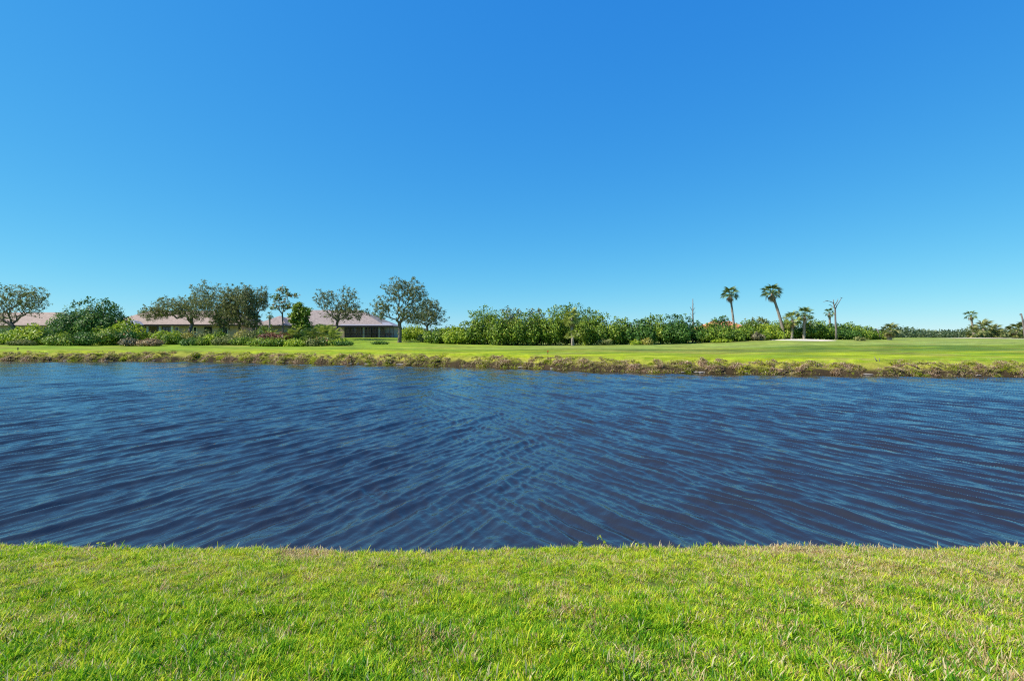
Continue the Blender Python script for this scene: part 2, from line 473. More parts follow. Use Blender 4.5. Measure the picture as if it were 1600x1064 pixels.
b1 = N(n, 'ShaderNodeBump'); b1.inputs['Strength'].default_value = 1; b1.inputs['Distance'].default_value = .010
b2 = N(n, 'ShaderNodeBump'); b2.inputs['Strength'].default_value = 1; b2.inputs['Distance'].default_value = .005
n.links.new(n1.outputs['Fac'], b1.inputs['Height']); n.links.new(n2.outputs['Fac'], b2.inputs['Height'])
n.links.new(b1.outputs[0], b2.inputs['Normal']); n.links.new(b2.outputs[0], b.inputs['Normal'])
me = mesh_np('lake', np.stack([WX, WY, WZ], -1).reshape(-1, 3), F, m, True)
tag(obj_me('lake', me), 'wind rippled dark blue lake between the two grass banks', None, None, 'structure')

# ---------------------------------------------------------------- instanced ground cover
def gn_scatter(name, pts, rots, scales, extra, variants, label, cat):
    """one object whose points carry a tuft each (geometry nodes)"""
    me = bpy.data.meshes.new(name)
    me.vertices.add(len(pts)); me.vertices.foreach_set('co', np.asarray(pts, dtype=np.float32).ravel())
    def addv(nm, a):
        at = me.attributes.new(nm, 'FLOAT_VECTOR', 'POINT'); at.data.foreach_set('vector', np.asarray(a, dtype=np.float32).ravel())
    addv('rot', rots); addv('scl', scales)
    for k, a in extra.items():
        at = me.attributes.new(k, 'FLOAT', 'POINT'); at.data.foreach_set('value', np.asarray(a, dtype=np.float32))
    ob = obj_me(name, me)
    tag(ob, label, cat, None, 'stuff')
    src = bpy.data.collections.new(name + '_tufts')
    for i, vm in enumerate(variants):
        src.objects.link(bpy.data.objects.new(f'{name}_tuft', vm))
    ng = bpy.data.node_groups.new(name + '_scatter', 'GeometryNodeTree')
    ng.interface.new_socket('Geometry', in_out='INPUT', socket_type='NodeSocketGeometry')
    ng.interface.new_socket('Geometry', in_out='OUTPUT', socket_type='NodeSocketGeometry')
    gi = ng.nodes.new('NodeGroupInput'); go = ng.nodes.new('NodeGroupOutput')
    ip = ng.nodes.new('GeometryNodeInstanceOnPoints'); ip.inputs['Pick Instance'].default_value = True
    ci = ng.nodes.new('GeometryNodeCollectionInfo'); ci.inputs['Collection'].default_value = src
    ci.inputs['Separate Children'].default_value = True
    def named(nm, ty):
        x = ng.nodes.new('GeometryNodeInputNamedAttribute'); x.data_type = ty; x.inputs['Name'].default_value = nm; return x.outputs['Attribute']
    L = ng.links
    L.new(gi.outputs[0], ip.inputs['Points']); L.new(ci.outputs[0], ip.inputs['Instance'])
    e2r = ng.nodes.new('FunctionNodeEulerToRotation'); L.new(named('rot', 'FLOAT_VECTOR'), e2r.inputs[0])
    L.new(e2r.outputs[0], ip.inputs['Rotation']); L.new(named('scl', 'FLOAT_VECTOR'), ip.inputs['Scale'])
    L.new(ip.outputs[0], go.inputs[0])
    md = ob.modifiers.new('scatter', 'NODES'); md.node_group = ng
    return ob

def blades(nb, spread, hmin, hmax, wmin, wmax, lean, seed, droop=.5, mat=None, tipfrac=.25):
    r = np.random.default_rng(seed)
    a = r.uniform(0, 2 * np.pi, nb); d = spread * np.sqrt(r.uniform(0, 1, nb))
    bx, by = d * np.cos(a), d * np.sin(a)
    L = r.uniform(hmin, hmax, nb); W = r.uniform(wmin, wmax, nb)
    az = a * .5 + r.uniform(0, 2 * np.pi, nb); ln = np.abs(r.normal(lean, lean * .5, nb))
    ux, uy = np.cos(az), np.sin(az)
    fc = az + np.pi / 2 + r.normal(0, .5, nb)
    sx, sy = np.cos(fc), np.sin(fc)
    vs = []
    segs = [0, .38, .72, 1.0]
    wid = [.8, 1, .75, .08]
    px_, py_, pz_ = bx.copy(), by.copy(), np.full(nb, -.012)
    prev = 0
    for s_, w in zip(segs, wid):
        th = ln + droop * s_ * s_ * (1 + .5 * ln)
        dl = (s_ - prev) * L; prev = s_
        px_ = px_ + ux * np.sin(th) * dl; py_ = py_ + uy * np.sin(th) * dl; pz_ = pz_ + np.cos(th) * dl
        hw = W * w / 2
        vs.append(np.stack([px_ - sx * hw, py_ - sy * hw, pz_], -1)); vs.append(np.stack([px_ + sx * hw, py_ + sy * hw, pz_], -1))
    V = np.stack(vs, 1).reshape(-1, 3)
    b0 = np.arange(nb)[:, None] * 8
    F = np.concatenate([b0 + np.array([0, 1, 3, 2]), b0 + np.array([2, 3, 5, 4]), b0 + np.array([4, 5, 7, 6])], 1).reshape(-1, 4)
    tint = np.repeat(r.uniform(0, 1, nb), 3)
    hgt = np.tile(np.repeat(np.array(segs), 2), nb)
    return mesh_np('blades', V, F, mat, False, attrs={'along': hgt}, fattrs={'tint': tint})

def grass_mat(name, greens, straws, transl=.4, rough=.5):
    m, n, b = new_mat(name)
    a = N(n, 'ShaderNodeAttribute'); a.attribute_name = 'tint'
    d = N(n, 'ShaderNodeAttribute'); d.attribute_name = 'dry'; d.attribute_type = 'INSTANCER'
    v = N(n, 'ShaderNodeAttribute'); v.attribute_name = 'hue'; v.attribute_type = 'INSTANCER'
    h = N(n, 'ShaderNodeAttribute'); h.attribute_name = 'along'
    ad = N(n, 'ShaderNodeMath', operation='ADD'); n.links.new(a.outputs['Fac'], ad.inputs[0]); n.links.new(v.outputs['Fac'], ad.inputs[1])
    ml = N(n, 'ShaderNodeMath', operation='MULTIPLY'); n.links.new(ad.outputs[0], ml.inputs[0]); ml.inputs[1].default_value = .5
    rg = ramp(n, greens, ml.outputs[0])
    sc = N(n, 'ShaderNodeMath', operation='MULTIPLY'); n.links.new(a.outputs['Fac'], sc.inputs[0]); sc.inputs[1].default_value = 7.31
    fr = N(n, 'ShaderNodeMath', operation='FRACT'); n.links.new(sc.outputs[0], fr.inputs[0])
    rs = ramp(n, straws, fr.outputs[0])
    sc2 = N(n, 'ShaderNodeMath', operation='MULTIPLY'); n.links.new(a.outputs['Fac'], sc2.inputs[0]); sc2.inputs[1].default_value = 13.7
    fr2 = N(n, 'ShaderNodeMath', operation='FRACT'); n.links.new(sc2.outputs[0], fr2.inputs[0])
    lt = N(n, 'ShaderNodeMath', operation='LESS_THAN'); n.links.new(fr2.outputs[0], lt.inputs[0]); n.links.new(d.outputs['Fac'], lt.inputs[1])
    mx = N(n, 'ShaderNodeMixRGB'); n.links.new(lt.outputs[0], mx.inputs[0]); n.links.new(rg.outputs[0], mx.inputs[1]); n.links.new(rs.outputs[0], mx.inputs[2])
    # blade colour is multiplied darker and browner towards the root
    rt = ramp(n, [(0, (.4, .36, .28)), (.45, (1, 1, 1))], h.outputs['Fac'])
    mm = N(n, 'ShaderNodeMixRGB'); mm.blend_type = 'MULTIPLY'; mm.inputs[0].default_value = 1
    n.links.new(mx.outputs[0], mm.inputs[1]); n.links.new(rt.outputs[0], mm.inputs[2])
    n.links.new(mm.outputs[0], b.inputs['Base Color'])
    b.inputs['Roughness'].default_value = rough; b.inputs['Specular IOR Level'].default_value = .18
    t = N(n, 'ShaderNodeBsdfTranslucent'); n.links.new(mm.outputs[0], t.inputs['Color'])
    ms = N(n, 'ShaderNodeMixShader'); ms.inputs[0].default_value = transl
    n.links.new(b.outputs[0], ms.inputs[1]); n.links.new(t.outputs[0], ms.inputs[2])
    n.links.new(ms.outputs[0], n.nodes['Material Output'].inputs[0])
    return m
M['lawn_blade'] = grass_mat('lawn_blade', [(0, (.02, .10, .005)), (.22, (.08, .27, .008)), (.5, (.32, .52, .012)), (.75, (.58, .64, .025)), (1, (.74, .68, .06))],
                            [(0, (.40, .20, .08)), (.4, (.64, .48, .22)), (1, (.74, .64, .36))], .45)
M['bank_blade'] = grass_mat('bank_blade', [(0, (.10, .17, .015)), (.5, (.36, .44, .02)), (1, (.62, .60, .05))],
                            [(0, (.13, .075, .04)), (.45, (.48, .31, .18)), (1, (.85, .66, .46))], .3, .7)
lawn_vars = []
for i in range(9):
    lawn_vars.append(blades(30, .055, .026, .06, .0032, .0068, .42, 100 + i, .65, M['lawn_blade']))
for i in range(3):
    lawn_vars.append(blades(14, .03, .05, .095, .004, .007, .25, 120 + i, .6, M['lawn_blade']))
def scatter_lawn():
    n = 95000
    y = 5.42 - (rng.uniform(0, 1, n) ** .85) * 4.3
    x = rng.uniform(-1, 1, n) * (1.3 + 1.16 * y)
    y = y + (near_edge(x) - 5.12)
    keep = y > .9
    x, y = x[keep], y[keep]
    z = gz(x, y)
    n = len(x)
    rot = np.stack([rng.normal(0, .12, n), rng.normal(0, .12, n), rng.uniform(0, 6.28, n)], -1)
    # over the crest the tufts lean out
    rot[:, 0] *= 1
    big = pnoise(x, y, .55, 4, 1)
    sc = rng.uniform(.65, 1.05, n) * (1 + .25 * big) * (1.0 + .25 * (1 - sm(y, 2.2, 2.9))) * (1 - .25 * sm(y, 2.8, 4.2))
    sc = sc * np.where(rng.uniform(0, 1, n) < .01, 1.5, 1)
    crest = sm(y - near_edge(x), -.22, -.02)
    sc = sc * (1 + crest * (.15 + .55 * (rng.uniform(0, 1, n) < .16) + .35 * np.clip(pnoise(x, y, .8, 3, 13), 0, 1)))
    dry = .13 + .12 * pnoise(x, y, 1.1, 3, 2) + .15 * pnoise(x, y, .3, 3, 11) + .20 * sm(x - .3 * y, -.8, 3.2) + .10 * sm(y, 3.2, 4.5)
    dry = dry + .45 * np.exp(-((x + 1.95) / .35) ** 2 - ((y - 4.95) / .2) ** 2) + .4 * np.exp(-((x - 2.75) / .5) ** 2 - ((y - 4.95) / .25) ** 2)
    dry = np.clip(dry, .03, .8)
    hue = np.clip(.52 + .16 * pnoise(x, y, 1.3, 3, 6) + .2 * pnoise(x, y, .33, 3, 7) + .34 * sm(y, 2.6, 4.6) - .14 - .1 * sm(x, -1, -4) * 0 + rng.normal(0, .2, n), 0, 1)
    return gn_scatter('lawn_grass', np.stack([x, y, z], -1), rot, np.stack([sc, sc, sc * rng.uniform(.8, 1.2, n)], -1),
                      {'dry': dry, 'hue': hue}, lawn_vars, 'bright green lawn grass with straw coloured blades on the near bank', 'grass')
scatter_lawn()

def leafy_tuft(nb, rad, seed, mat, leaf=.05):
    r = np.random.default_rng(seed)
    d = r.normal(0, 1, (nb, 3)); d /= np.linalg.norm(d, axis=1)[:, None]; d[:, 2] = np.abs(d[:, 2])
    c = d * rad * r.uniform(.5, 1, (nb, 1)) * np.array([1, 1, .7])
    return leaves_mesh('leaves', c, d, leaf, r, mat, tint=r.uniform(0, 1, nb))

def leaves_arrays(c, nrm, size, r, jitter=.7, aspect=.55):
    n = len(c)
    nn = nrm + r.normal(0, jitter, (n, 3)); nn /= np.linalg.norm(nn, axis=1)[:, None] + 1e-9
    t = r.normal(0, 1, (n, 3)); t -= (t * nn).sum(1)[:, None] * nn; t /= np.linalg.norm(t, axis=1)[:, None] + 1e-9
    s_ = np.cross(nn, t)
    L = (np.asarray(size) * r.uniform(.7, 1.3, n))[:, None]
    V = np.stack([c - t * L * .5, c - s_ * L * aspect * .5 + nn * L * .08, c + t * L * .5, c + s_ * L * aspect * .5 + nn * L * .08], 1).reshape(-1, 3)
    F = (np.arange(n)[:, None] * 4 + np.arange(4)).astype(np.int32)
    return V, F
def leaves_mesh(name, c, nrm, size, r, mat, tint, jitter=.7, aspect=.6):
    V, F = leaves_arrays(c, nrm, size, r, jitter, aspect)
    return mesh_np(name, V, F, mat, False, fattrs={'tint': tint})

bank_vars = [blades(70, .16, .18, .42, .012, .028, .75, 200 + i, 1.0, M['bank_blade']) for i in range(5)] + \
            [blades(50, .22, .10, .24, .02, .04, .9, 210 + i, .8, M['bank_blade']) for i in range(4)]
def scatter_bank():
    n = 19000
    x = np.concatenate([rng.uniform(-66, 48, n)])
    t = rng.uniform(-.04, 1, n) * 3.0
    edge = 1.9 + 1.2 * pnoise(x, x * 0, 6, 3, 1)
    keep = (t < edge)
    x, t = x[keep], t[keep]
    y = far_shore(x) + t; z = gz(x, y); n = len(x)
    bare = pnoise(x, y, 3.4, 3, 9)
    k = ~((bare > .85) & (t < .8)); x, y, z, t, n = x[k], y[k], z[k], t[k], int(k.sum())
    rot = np.stack([rng.normal(.15, .2, n), rng.normal(0, .2, n), rng.uniform(0, 6.28, n)], -1)
    sc = rng.uniform(.36, .84, n) * (.85 + .6 * pnoise(x, y, 2.0, 3, 3)).clip(.35, 1.5) * (1 - .6 * sm(t, 1.0, 2.6))
    dry = np.clip(.46 + .12 * sm(x, -8, 6) + .55 * pnoise(x, y * 2, 3.2, 4, 4) - .12 * sm(t, 1.8, 3), .05, .97)
    hue = np.clip(.55 + .3 * pnoise(x, y, 2.6, 3, 8) + rng.normal(0, .12, n), 0, 1)
    gn_scatter('bank_grass', np.stack([x, y, z], -1), rot, np.stack([sc, sc, sc], -1), {'dry': dry, 'hue': hue}, bank_vars,
               'rough tan and yellow green growth along the far waterline', 'grass')
scatter_bank()

# ---------------------------------------------------------------- trees and shrubs
def tubes_np(P0, P1, R0, R1, n=5):
    d = P1 - P0; L = np.linalg.norm(d, axis=1)[:, None] + 1e-9; d = d / L
    up = np.where(np.abs(d[:, 2:3]) > .9, np.array([[1., 0, 0]]), np.array([[0, 0, 1.]]))
    u = np.cross(d, up); u /= np.linalg.norm(u, axis=1)[:, None] + 1e-9; w = np.cross(d, u)
    a = np.arange(n) * 2 * np.pi / n
    ring = u[:, None, :] * np.cos(a)[None, :, None] + w[:, None, :] * np.sin(a)[None, :, None]
    V = np.concatenate([P0[:, None, :] + ring * R0[:, None, None], P1[:, None, :] + ring * R1[:, None, None]], 1).reshape(-1, 3)
    b0 = np.arange(len(P0))[:, None] * 2 * n
    k = np.arange(n); k2 = (k + 1) % n
    F = np.stack([b0 + k, b0 + k2, b0 + n + k2, b0 + n + k], -1).reshape(-1, 4)
    return V, F

def grow_skeleton(trunk_pts, targets, r, step=.55, wob=.12, arch=.15):
    nodes = [np.array(p, float) for p in trunk_pts]; par = [-1] + list(range(len(trunk_pts) - 1))
    first_ok = len(nodes) - 2
    plen = [0.0]
    for i in range(1, len(nodes)): plen.append(plen[-1] + np.linalg.norm(nodes[i] - nodes[i-1]))
    tips = []
    fork = nodes[-1]
    order = np.argsort([np.linalg.norm(t - fork) + r.uniform(0, .6) for t in targets])
    for q in order:
        t = targets[q]
        A = np.array(nodes[first_ok:]); pl = np.array(plen[first_ok:])
        dd = np.linalg.norm(A - t, axis=1)
        i = int(np.argmin(dd + .22 * pl)) + first_ok
        p = nodes[i]; d = np.linalg.norm(t - p); k = max(1, int(d / step))
        cur = i
        for s_ in range(1, k + 1):
            f = s_ / k
            pt = p + (t - p) * f + r.normal(0, wob * d * .25, 3) * math.sin(f * math.pi) + np.array([0, 0, arch * d * math.sin(f * math.pi) * .5])
            nodes.append(pt); par.append(cur); plen.append(plen[cur] + d / k); cur = len(nodes) - 1
        tips.append(cur)
    cnt = np.zeros(len(nodes))
    for tp in tips:
        c = tp
        while c >= 0: cnt[c] += 1; c = par[c]
    return np.array(nodes), np.array(par), cnt, tips

def make_tree(name, px, base_y, D, crown, label, leaf='oak_leaf', group=None, cat='tree', trunk_r=.2, fork=.22, lean=0., ntips=140, lsize=.18, per=9, seed=1, clump=.34, bark='bark', hollow=.12, wood=True, Dc=None):
    """crown: list of (px0, py0, px1, py1) boxes seen from the camera, used to place the crown ellipsoids at distance D"""
    r = np.random.default_rng(seed)
    bx = X(px, D); z0 = float(gz(bx, D))
    root = empty(name, (bx, D, z0)); tag(root, label, cat, group)
    els = []
    for (a, b_, c, d) in crown:
        ex0, ex1 = X(a, D) - bx, X(c, D) - bx; zt, zb = Z(b_, D) - z0, Z(d, D) - z0
        rx = (ex1 - ex0) / 2
        els.append((np.array([(ex0 + ex1) / 2, r.uniform(-.1, .1) * rx, (zt + zb) / 2]), np.array([rx, max(rx * .85, (zt-zb)*.4), (zt - zb) / 2])))
    vol = np.array([e[1].prod() ** .7 for e in els]); vol /= vol.sum()
    T = []
    ntips = int(ntips * 4.2)
    for e, w in zip(els, vol):
        k = max(4, int(ntips * w))
        d = r.normal(0, 1, (k, 3)); d /= np.linalg.norm(d, axis=1)[:, None]
        rad = r.uniform(hollow, 1, (k, 1)) ** .6
        lump = 1 + .16 * np.sin(d[:, :1] * 5 + seed) * np.sin(d[:, 2:] * 6 + seed * 2) + .12 * np.sin(d[:, 1:2] * 9 + d[:, 2:] * 7 + seed) + np.abs(r.normal(0, .05, (k, 1)))
        T.append(e[0] + d * rad * lump * e[1] * (1 - clump / np.maximum(e[1], clump * 2)))
    T = np.concatenate(T)
    H = max(e[0][2] + e[1][2] for e in els)
    fz = H * fork
    cx = float(np.mean([e[0][0] for e in els]))
    tp = [np.array([lean * fz * f + math.sin(f * 3) * .1, 0, -.15 + (fz + .15) * f]) for f in (0, .15, .4, .7, 1)]
    T = T[T[:, 2] > fz * .9 + .1]
    nodes, par, cnt, tips = grow_skeleton(tp, T, r)
    rad = .006 + trunk_r * .85 * (cnt / cnt.max()) ** .62
    rad[0] *= 1.35; rad[1] *= 1.1
    k = np.where(par >= 0)[0]
    V, F = tubes_np(nodes[par[k]], nodes[k], np.minimum(rad[par[k]], rad[k] * 1.6), rad[k], 6)
    obj_me('trunk', mesh_np('trunk', V, F, M[bark], True), root)
    cs = nodes[np.array(tips)]
    # leaves: clumps round each tip and sparser ones along the twigs
    twig = np.where(cnt <= 2)[0]; twig = twig[twig > 6]
    cs = np.concatenate([cs, nodes[r.choice(twig, min(len(twig), len(cs)))]]) if len(twig) else cs
    idx = np.repeat(np.arange(len(cs)), r.integers(per // 2, int(per * 1.3), len(cs)))
    d = r.normal(0, 1, (len(idx), 3)); d /= np.linalg.norm(d, axis=1)[:, None]
    csz = r.uniform(.6, 1.25, len(cs))
    c = cs[idx] + d * (clump * csz[idx] * r.uniform(.1, 1, len(idx)))[:, None] * np.array([1.15, 1.1, .8])
    base = r.uniform(0, 1, len(cs))
    tint = np.clip(.6 * base[idx] + .55 * r.uniform(0, 1, len(idx)) - .05, 0, 1)
    obj_me('crown', leaves_mesh('crown', c, d + np.array([0, 0, .5]), lsize, r, M[leaf], tint), root)
    return root

def make_bush(name, px0, px1, top, base_y, D, label, leaf='grape_leaf', group=None, cat='shrub', lsize=.24, seed=1, dens=1.0, lobes=7, sprouts=8, depth=None, stems=True, zbase=None):
    r = np.random.default_rng(seed)
    cx = X((px0 + px1) / 2, D); W = (px1 - px0) / 800 * D / 2
    z0 = float(gz(cx, D)) if zbase is None else zbase
    H = max(.35, Z(top, D) - z0)
    dp = depth or min(W, H * .9)
    root = empty(name, (cx, D + dp * .6, z0)) ; tag(root, label, cat, group)
    L = []
    for i in range(lobes):
        f = (i + .5) / lobes * 2 - 1
        rr = r.uniform(.4, .55) * 5.5 / (lobes + 1.5)
        lx = f * W * .72 + r.normal(0, .05) * W
        hh = H * (1 - .30 * abs(f) ** 2.2) * r.uniform(.84, 1.0)
        rz = hh * r.uniform(.42, .5)
        L.append((np.array([lx, r.uniform(-.35, .35) * dp, hh - rz]), np.array([max(W * rr * 1.1, .3 * H * .6), dp * r.uniform(.55, .75), rz])))
        L.append((np.array([lx + r.normal(0, .12) * W, -dp * .25 + r.uniform(-.2, .2) * dp, H * r.uniform(.25, .42)]), np.array([max(W * rr, .25 * H * .6), dp * .7, H * r.uniform(.28, .4)])))
    cs, ns, tn = [], [], []
    for c, e in L:
        area = (e[0] * e[2] + e[0] * e[1] + e[1] * e[2]) * 4
        k = int(dens * area / (lsize ** 2) * 1.15) + 20
        d = r.normal(0, 1, (k, 3)); d /= np.linalg.norm(d, axis=1)[:, None]
        lump = 1 + .13 * np.sin(d[:, 0] * 7 + c[0] * 3) * np.sin(d[:, 2] * 8 + c[2]) + .08 * np.sin(d[:, 1] * 11 + d[:, 0] * 5)
        p = c + d * e * (lump * r.uniform(.62, 1.03, k) ** .8)[:, None]
        cs.append(p); ns.append(d)
        tn.append(np.clip(r.uniform(0, 1, k) * .7 + .3 * r.uniform() + .1 * (lump - 1) * 5, 0, 1))
    for i in range(sprouts):
        f = r.uniform(-.85, .85)
        bx = f * W; hz = H * (1 - .3 * abs(f) ** 2)
        tall = r.uniform(.0, .13) * H + .08
        k = r.integers(10, 24)
        u = r.uniform(0, 1, k)
        wd = .4 * (1 - u) + .08
        p = np.stack([bx + r.normal(0, 1, k) * wd + r.normal(0, .25) * u, r.normal(0, .2, k), hz - .5 + (tall + .4) * u], -1)
        d = r.normal(0, 1, (k, 3)); d /= np.linalg.norm(d, axis=1)[:, None]
        cs.append(p); ns.append(d + np.array([0, 0, .4])); tn.append(r.uniform(.1, .9, k))
    c = np.concatenate(cs); d = np.concatenate(ns); t = np.concatenate(tn)
    k = c[:, 2] > .02; c, d, t = c[k], d[k], t[k]
    obj_me('foliage', leaves_mesh('foliage', c, d + np.array([0, 0, .35]), lsize, r, M[leaf], t, .6, .75), root)
    if stems:
        for i in range(4):
            p = np.array([(i - 1.5) * .36 * W + r.normal(0, .1), r.uniform(-.3, .1) * dp, -.1]); pts = [p]
            for s_ in range(4):
                p = p + np.array([r.normal(0, .18), r.normal(0, .12), H * .2]); pts.append(p)
            MB().tube([tuple(q) for q in pts], [.07, .06, .05, .04, .03], 5).build('stem', M['bark_dark'], root, True)
    return root

# fan palm pieces (meshes shared between fronds)
def fan_mesh(mat, seed, rad=.95, pet=.9, droop=.25, n=15, spreadang=2.5):
    r = np.random.default_rng(seed)
    V, F, T = [], [], []
    def quad(a, b_, c, d, t):
        k = len(V); V.extend([a, b_, c, d]); F.append((k, k+1, k+2, k+3)); T.append(t)
    w = .02
    m1 = (pet * .5, 0, .05)
    quad((0, -w, 0), (0, w, 0), (pet * .5, w, .05), (pet * .5, -w, .05), .5)
    quad((pet * .5, -w, .05), (pet * .5, w, .05), (pet, w, 0), (pet, -w, 0), .5)
    quad((0, 0, -w), (0, 0, w), (pet, 0, w), (pet, 0, -w), .5)
    for i in range(n):
        a = (i / (n - 1) - .5) * spreadang
        Lr = rad * (1 - .22 * abs(a) / spreadang * 2) * r.uniform(.88, 1.08)
        ca, sa = math.cos(a), math.sin(a)
        hw = spreadang / n * .62
        mid = .55 * Lr
        z1 = -.12 * mid * droop * 2 + .12 * mid
        zt = -droop * Lr * (1 + .6 * r.uniform())
        p0 = (pet, 0, 0)
        pl = (pet + mid * math.cos(a - hw), mid * math.sin(a - hw), z1 - .02)
        pr = (pet + mid * math.cos(a + hw), mid * math.sin(a + hw), z1 + .03)
        pt = (pet + Lr * ca, Lr * sa, zt)
        quad(p0, pl, pt, pr, r.uniform())
    return mesh_np('frond', np.array(V), np.array(F), mat, False, fattrs={'tint': np.array(T)})

def feather_mesh(mat, seed, L=1.8, n=18, droop=.7):
    r = np.random.default_rng(seed)
    V, F, T = [], [], []
    def quad(a, b_, c, d, t):
        k = len(V); V.extend([a, b_, c, d]); F.append((k, k+1, k+2, k+3)); T.append(t)
    def pos(f): return np.array([L * f * (1 - .25 * f * droop), 0, L * (.35 * f - droop * .75 * f * f)])
    for i in range(6):
        a, b_ = pos(i / 6), pos((i + 1) / 6); w = np.array([0, .018, 0])
        quad(a - w, a + w, b_ + w, b_ - w, .6)
    for i in range(n):
        f = .18 + .8 * i / n; p = pos(f); ll = L * .32 * math.sin(math.pi * (.15 + .8 * f)) * r.uniform(.85, 1.1)
        for sd in (-1, 1):
            tip = p + np.array([ll * .45, sd * ll * .85, -ll * .3 * r.uniform(.4, 1.3)])
            mid = (p + tip) / 2; o = np.array([.035 * L * .5, 0, .01])
            quad(p, mid - o, tip, mid + o, r.uniform())
    return mesh_np('frond', np.array(V), np.array(F), mat, False, fattrs={'tint': np.array(T)})

FAN = {}
def fans(kind):
    if kind not in FAN:
        mt = {'olive': 'palm_olive', 'green': 'palm_leaf', 'bright': 'palm_bright', 'dead': 'palm_tan'}[kind]
        FAN[kind] = [fan_mesh(M[mt], 300 + i + len(kind) * 7, droop=(.35 if kind != 'dead' else .8), spreadang=(2.7 if kind != 'dead' else 1.5), pet=(.95 if kind != 'dead' else .6)) for i in range(3)]
    return FAN[kind]
FEA = {}
def feathers(kind):
    if kind not in FEA:
        FEA[kind] = [feather_mesh(M[kind], 330 + i) for i in range(2)]
    return FEA[kind]

def make_palm(px_top, py_top, px_base, D, label, crown_r_px=15, green=22, dead=12, kind='green', group=None, trunk_r=.16, seed=1, bend=.0, squash=1.0, hidden_base=None, name='fan_palm', pet_scale=1.0, low=-.5):
    r = np.random.default_rng(seed)
    bx = X(px_base, D); z0 = float(gz(bx, D))
    root = empty(name, (bx, D, z0)); tag(root, label, 'palm', group)
    tx = X(px_top, D) - bx; tz = Z(py_top, D) - z0
    mb = MB(); pts, rads = [], []
    K = 12
    for i in range(K + 1):
        f = i / K
        pts.append((tx * (f ** (1 + bend)), 0, -.2 + (tz + .2) * f))
        rads.append(trunk_r * (1.25 - .35 * f + (.35 if f < .04 else 0)) * (1 + .05 * (-1) ** i))
    mb.tube(pts, rads, 8).build('trunk', M['palm_bark'], root, True)
    top = (tx, 0, tz)
    R_ = crown_r_px / 800 * D / 1.95
    green = int(green * 1.05)
    for i in range(green):
        f = i / green
        el = 1.35 - (1.35 - low) * f ** .85 + r.normal(0, .08)
        az = i * 2.399963 + r.normal(0, .2)
        o = obj_me('frond', fans(kind)[i % 3], root)
        o.location = top; s_ = R_ * r.uniform(.88, 1.1)
        o.scale = (s_, s_, s_); o.rotation_euler = (r.normal(0, .35), -el, az)
    for i in range(dead):
        az = i * 2.399963 + 1; el = -1.15 + r.normal(0, .18) + .25 * (i % 3)
        o = obj_me('dead_frond', fans('dead')[i % 3], root)
        o.location = (top[0], 0, top[2] - .15 * R_); s_ = R_ * r.uniform(.7, .95)
        o.scale = (s_, s_, s_); o.rotation_euler = (r.normal(0, .4), -el, az)
    return root

def make_feather_palm(px, base, top, D, label, n=12, kind='palm_bright', trunk_h=.5, seed=1, stems=1, size=1.0, group=None, name='feather_palm', trunk_r=.09):
    r = np.random.default_rng(seed)
    bx = X(px, D); z0 = float(gz(bx, D)); H = Z(top, D) - z0
    root = empty(name, (bx, D, z0)); tag(root, label, 'palm', group)
    for s_ in range(stems):
        a = r.uniform(0, 6.28); off = .0 if stems == 1 else .35
        hx = off * math.cos(a) * 1.5; hy = off * math.sin(a)
        th = H * trunk_h * (r.uniform(.7, 1) if stems > 1 else 1)
        MB().tube([(hx * .3, hy * .3, -.15), (hx * .7, hy * .7, th * .5), (hx, hy, th)], [trunk_r * 1.3, trunk_r, trunk_r * .8], 7).build('trunk', M['palm_bark'], root, True)
        k = n // stems
        for i in range(k):
            o = obj_me('frond', feathers(kind)[i % 2], root)
            o.location = (hx, hy, th); sc = (H - th) / .75 * size * r.uniform(.5, .62)
            o.scale = (sc, sc, sc); o.rotation_euler = (r.normal(0, .25), -(1.15 - 1.25 * i / k), i * 2.4 + r.normal(0, .2))
    return root

# ---------------------------------------------------------------- houses
def hip(mb, x0, x1, y0, y1, ze, zr, rx0, rx1, ry, t=.18):
    """hip roof with a fascia; ridge from rx0 to rx1 at depth ry"""
    A, B, Cc, Dd = (x0, y0, ze), (x1, y0, ze), (x1, y1, ze), (x0, y1, ze)
    a, b_, c, d = (x0, y0, ze - t), (x1, y0, ze - t), (x1, y1, ze - t), (x0, y1, ze - t)
    P, Q = (rx0, ry, zr), (rx1, ry, zr)
    mb.poly([A, B, Q, P]); mb.poly([Cc, Dd, P, Q]); mb.poly([B, Cc, Q]); mb.poly([Dd, A, P])
    mb.poly([d, c, b_, a]); mb.poly([a, b_, B, A]); mb.poly([b_, c, Cc, B]); mb.poly([c, d, Dd, Cc]); mb.poly([d, a, A, Dd])

def window(root, x0, x1, z0, z1, y, nx=2, nz=1, frame='trim', name='window'):
    t = .07
    mb = MB()
    mb.box((x0, y - .05, z0), (x1, y, z0 + t)); mb.box((x0, y - .05, z1 - t), (x1, y, z1))
    mb.box((x0, y - .05, z0 + t), (x0 + t, y, z1 - t)); mb.box((x1 - t, y - .05, z0 + t), (x1, y, z1 - t))
    for i in range(1, nx):
        xx = x0 + (x1 - x0) * i / nx; mb.box((xx - t * .4, y - .045, z0 + t), (xx + t * .4, y - .002, z1 - t))
    for j in range(1, nz):
        zz = z0 + (z1 - z0) * j / nz; mb.box((x0 + t, y - .042, zz - t * .3), (x1 - t, y - .004, zz + t * .3))
    fr = mb.build(name, M[frame], root)
    for i in range(nx):
        a = x0 + (x1 - x0) * i / nx + t * .6; b_ = x0 + (x1 - x0) * (i + 1) / nx - t * .6
        MB().box((a, y - .022, z0 + t * .9), (b_, y - .012, z1 - t * .9)).build('pane', M['glass'], fr)
    return fr

